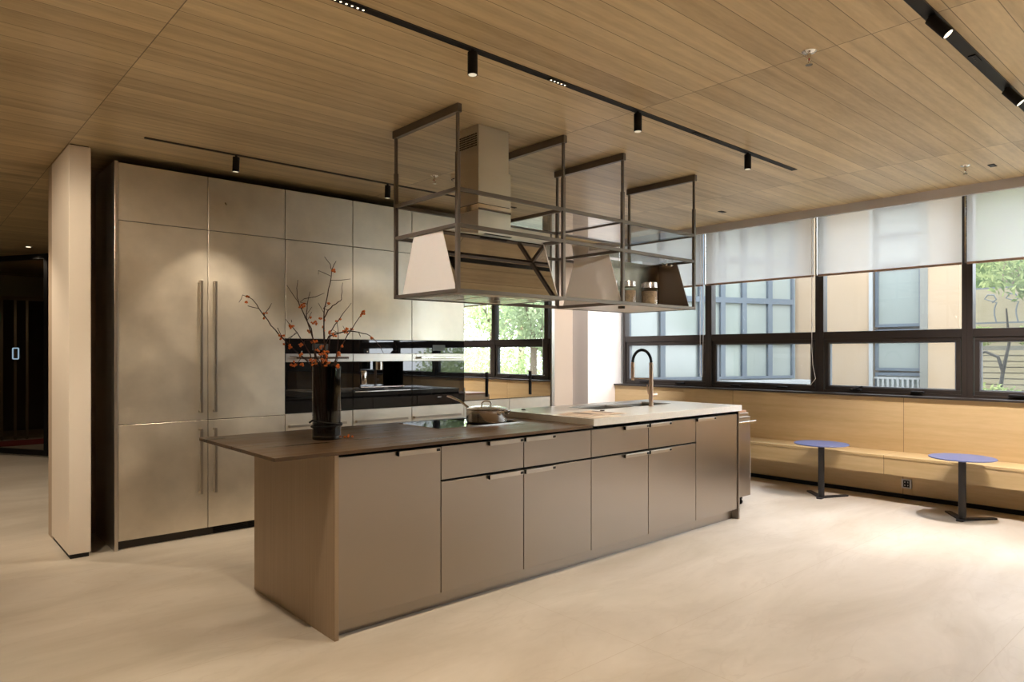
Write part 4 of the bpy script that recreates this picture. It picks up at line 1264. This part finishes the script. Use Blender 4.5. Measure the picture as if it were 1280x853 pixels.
def leaves(bm, c, rad, n, size):
    for _ in range(n):
        while True:
            v = Vector((random.uniform(-1, 1), random.uniform(-1, 1), random.uniform(-1, 1)))
            if .35 < v.length < 1: break
        p = Vector(c) + Vector((v.x*rad[0], v.y*rad[1], v.z*rad[2]))
        a = Vector((random.gauss(0, 1), random.gauss(0, 1), random.gauss(0, 1))).normalized()
        b_ = a.orthogonal().normalized(); s_ = size*random.uniform(.6, 1.3)
        vs = [bm.verts.new(p+a*s_), bm.verts.new(p+b_*s_*.45), bm.verts.new(p-a*s_), bm.verts.new(p-b_*s_*.45)]
        bm.faces.new(vs)
def tree(label, mat, hgt=4.2, seed=1, dens=420):
    random.seed(seed)
    t = thing('garden_tree', (0, 0, 0), label, 'tree', 'trees outside beyond the windows')
    q = BM(); tube(q, [(0, 0, -.05), (.05, .03, hgt*.3), (-.04, .08, hgt*.6), (.05, 0, hgt*.9)], [.13, .1, .07, .03], 8)
    for k in range(5):
        a = k*1.3; z = hgt*(.35+.1*k)
        tube(q, [(0, 0, z), (.5*math.cos(a), .5*math.sin(a), z+.45), (1.0*math.cos(a), 1.0*math.sin(a), z+.7)], [.05, .035, .015], 6)
    obj('trunk', q, M_bark, t, smooth=True)
    q = BM()
    for k in range(11):
        a = random.uniform(0, 6.28); rr = random.uniform(0, 1.2); z = hgt*random.uniform(.42, 1.05)
        leaves(q, (rr*math.cos(a), rr*math.sin(a), z), (.75, .75, .55), dens, .075)
    obj('foliage', q, mat, t)
    return t
tA = tree('leafy green garden tree outside the right window, above the slat wall', M_leaf, 6.2, 11)
tA.location = (14.0, 2.0, -.05)
tB = tree('hazy pale green garden tree outside, mirrored in the left mirrored cabinet door', M_leaf2, 4.0, 23)
tB.location = (12.6, -2.9, 0)
M_leafpale = leaf_material('leaf_pale_haze', srgb(150, 172, 112), srgb(196, 206, 160))  # bright haze over the mirrored trees put into the leaf colour
tC = tree('pale sunlit garden tree outside, mirrored in the cabinet doors, front one', M_leafpale, 4.2, 31, 190)
tC.location = (13.4, -5.8, -.05)
tsp = [(17.4, -9.2, 1.25, 'tall pale garden tree outside, mirrored in the cabinet doors, rear one'),
       (19.6, 4.4, .8, 'background tree high behind the terrace wall outside the right window')]
for k, (x, y, s_, lb) in enumerate(tsp):
    c = dup((tC, tA, tA)[k], (x, y, -.05), lb, k*1.1)
    c.scale = (s_, s_, s_)
def shrub(loc, label, seed, mat):
    random.seed(seed)
    t = thing('garden_shrub', (0, 0, 0), label, 'shrub', 'shrubs before the garden wall')
    q = BM()
    for k_ in range(5):
        a = k_*1.26; tube(q, [(0, 0, 0), (.15*math.cos(a), .15*math.sin(a), .35), (.4*math.cos(a), .4*math.sin(a), .8)], [.02, .015, .006], 5)
    obj('stem', q, M_bark, t)
    q = BM(); leaves(q, (0, 0, .5), (.6, .6, .5), 900, .05)
    obj('foliage', q, mat, t)
    t.location = loc
    return t
s1 = shrub((13.3, 3.15, -.05), 'green shrub at the foot of the slat wall, at the right edge of the photo', 5, M_leaf)
dup(s1, (13.6, 4.5, -.05), 'green shrub at the foot of the slat wall, left one beside the beige house', 1.0)
c = dup(s1, (15.95, 3.2, 1.56), 'low green shrub on the terrace below the scroll railing, right one', 2.0); c.scale = (.45, .8, .42)
c = dup(s1, (15.95, 4.05, 1.56), 'low green shrub on the terrace below the scroll railing, left one', 0); c.scale = (.45, .7, .42)
random.seed(17)
q = BM()
for k_ in range(9): leaves(q, (14.2+.3*k_, -4.9-.95*k_, .85), (.6, .8, .95), 420, .07)
hd_ = thing('garden_hedge', (14.6, -8.4, -.05), 'pale green hedge outside, mirrored low in the cabinet doors', 'hedge')
obj('foliage', q, M_leafpale, hd_)
q = BM(); tube(q, [(14.2, -4.9, -.05), (14.2, -4.9, .9)], .04, 6)
obj('stem', q, M_bark, hd_)
# bare bent branch before the slat wall
t = thing('bent_tree', (14.3, 3.35, -.05), 'bare dark tree with a bent bough before the slat wall outside the right window', 'tree')
q = BM(); tube(q, [(14.3, 3.28, -.05), (14.3, 3.30, .7), (14.3, 3.25, 1.1), (14.3, 3.32, 1.36), (14.3, 3.5, 1.45), (14.3, 3.7, 1.40), (14.3, 3.84, 1.22), (14.3, 3.95, .98)], [.04, .035, .03, .027, .024, .02, .015, .008], 8)
tube(q, [(14.3, 3.25, 1.1), (14.3, 3.16, 1.6), (14.3, 3.2, 2.2)], [.03, .024, .012], 8)
obj('trunk', q, pbr('dark_bark', srgb(44, 40, 34), .9), t, smooth=True)
hm = leaf_material('hill_green', srgb(74, 92, 54), srgb(128, 140, 88))
random.seed(9)
q = BM(); ny, nz_ = 40, 24; gr_ = []
for a in range(ny+1):
    row = []
    for b_ in range(nz_+1):
        y = 2.2 + 11*a/ny; z = 8.5*b_/nz_
        row.append(q.verts.new((22.5+z*.35+random.uniform(-.3, .3), y, -.1+z)))
    gr_.append(row)
for a in range(ny):
    for b_ in range(nz_): q.faces.new((gr_[a][b_], gr_[a+1][b_], gr_[a+1][b_+1], gr_[a][b_+1]))
hs = obj('hillside', q, hm, None, kind='structure')
md = hs.modifiers.new('thick', 'SOLIDIFY'); md.thickness = 1.0; md.offset = -1
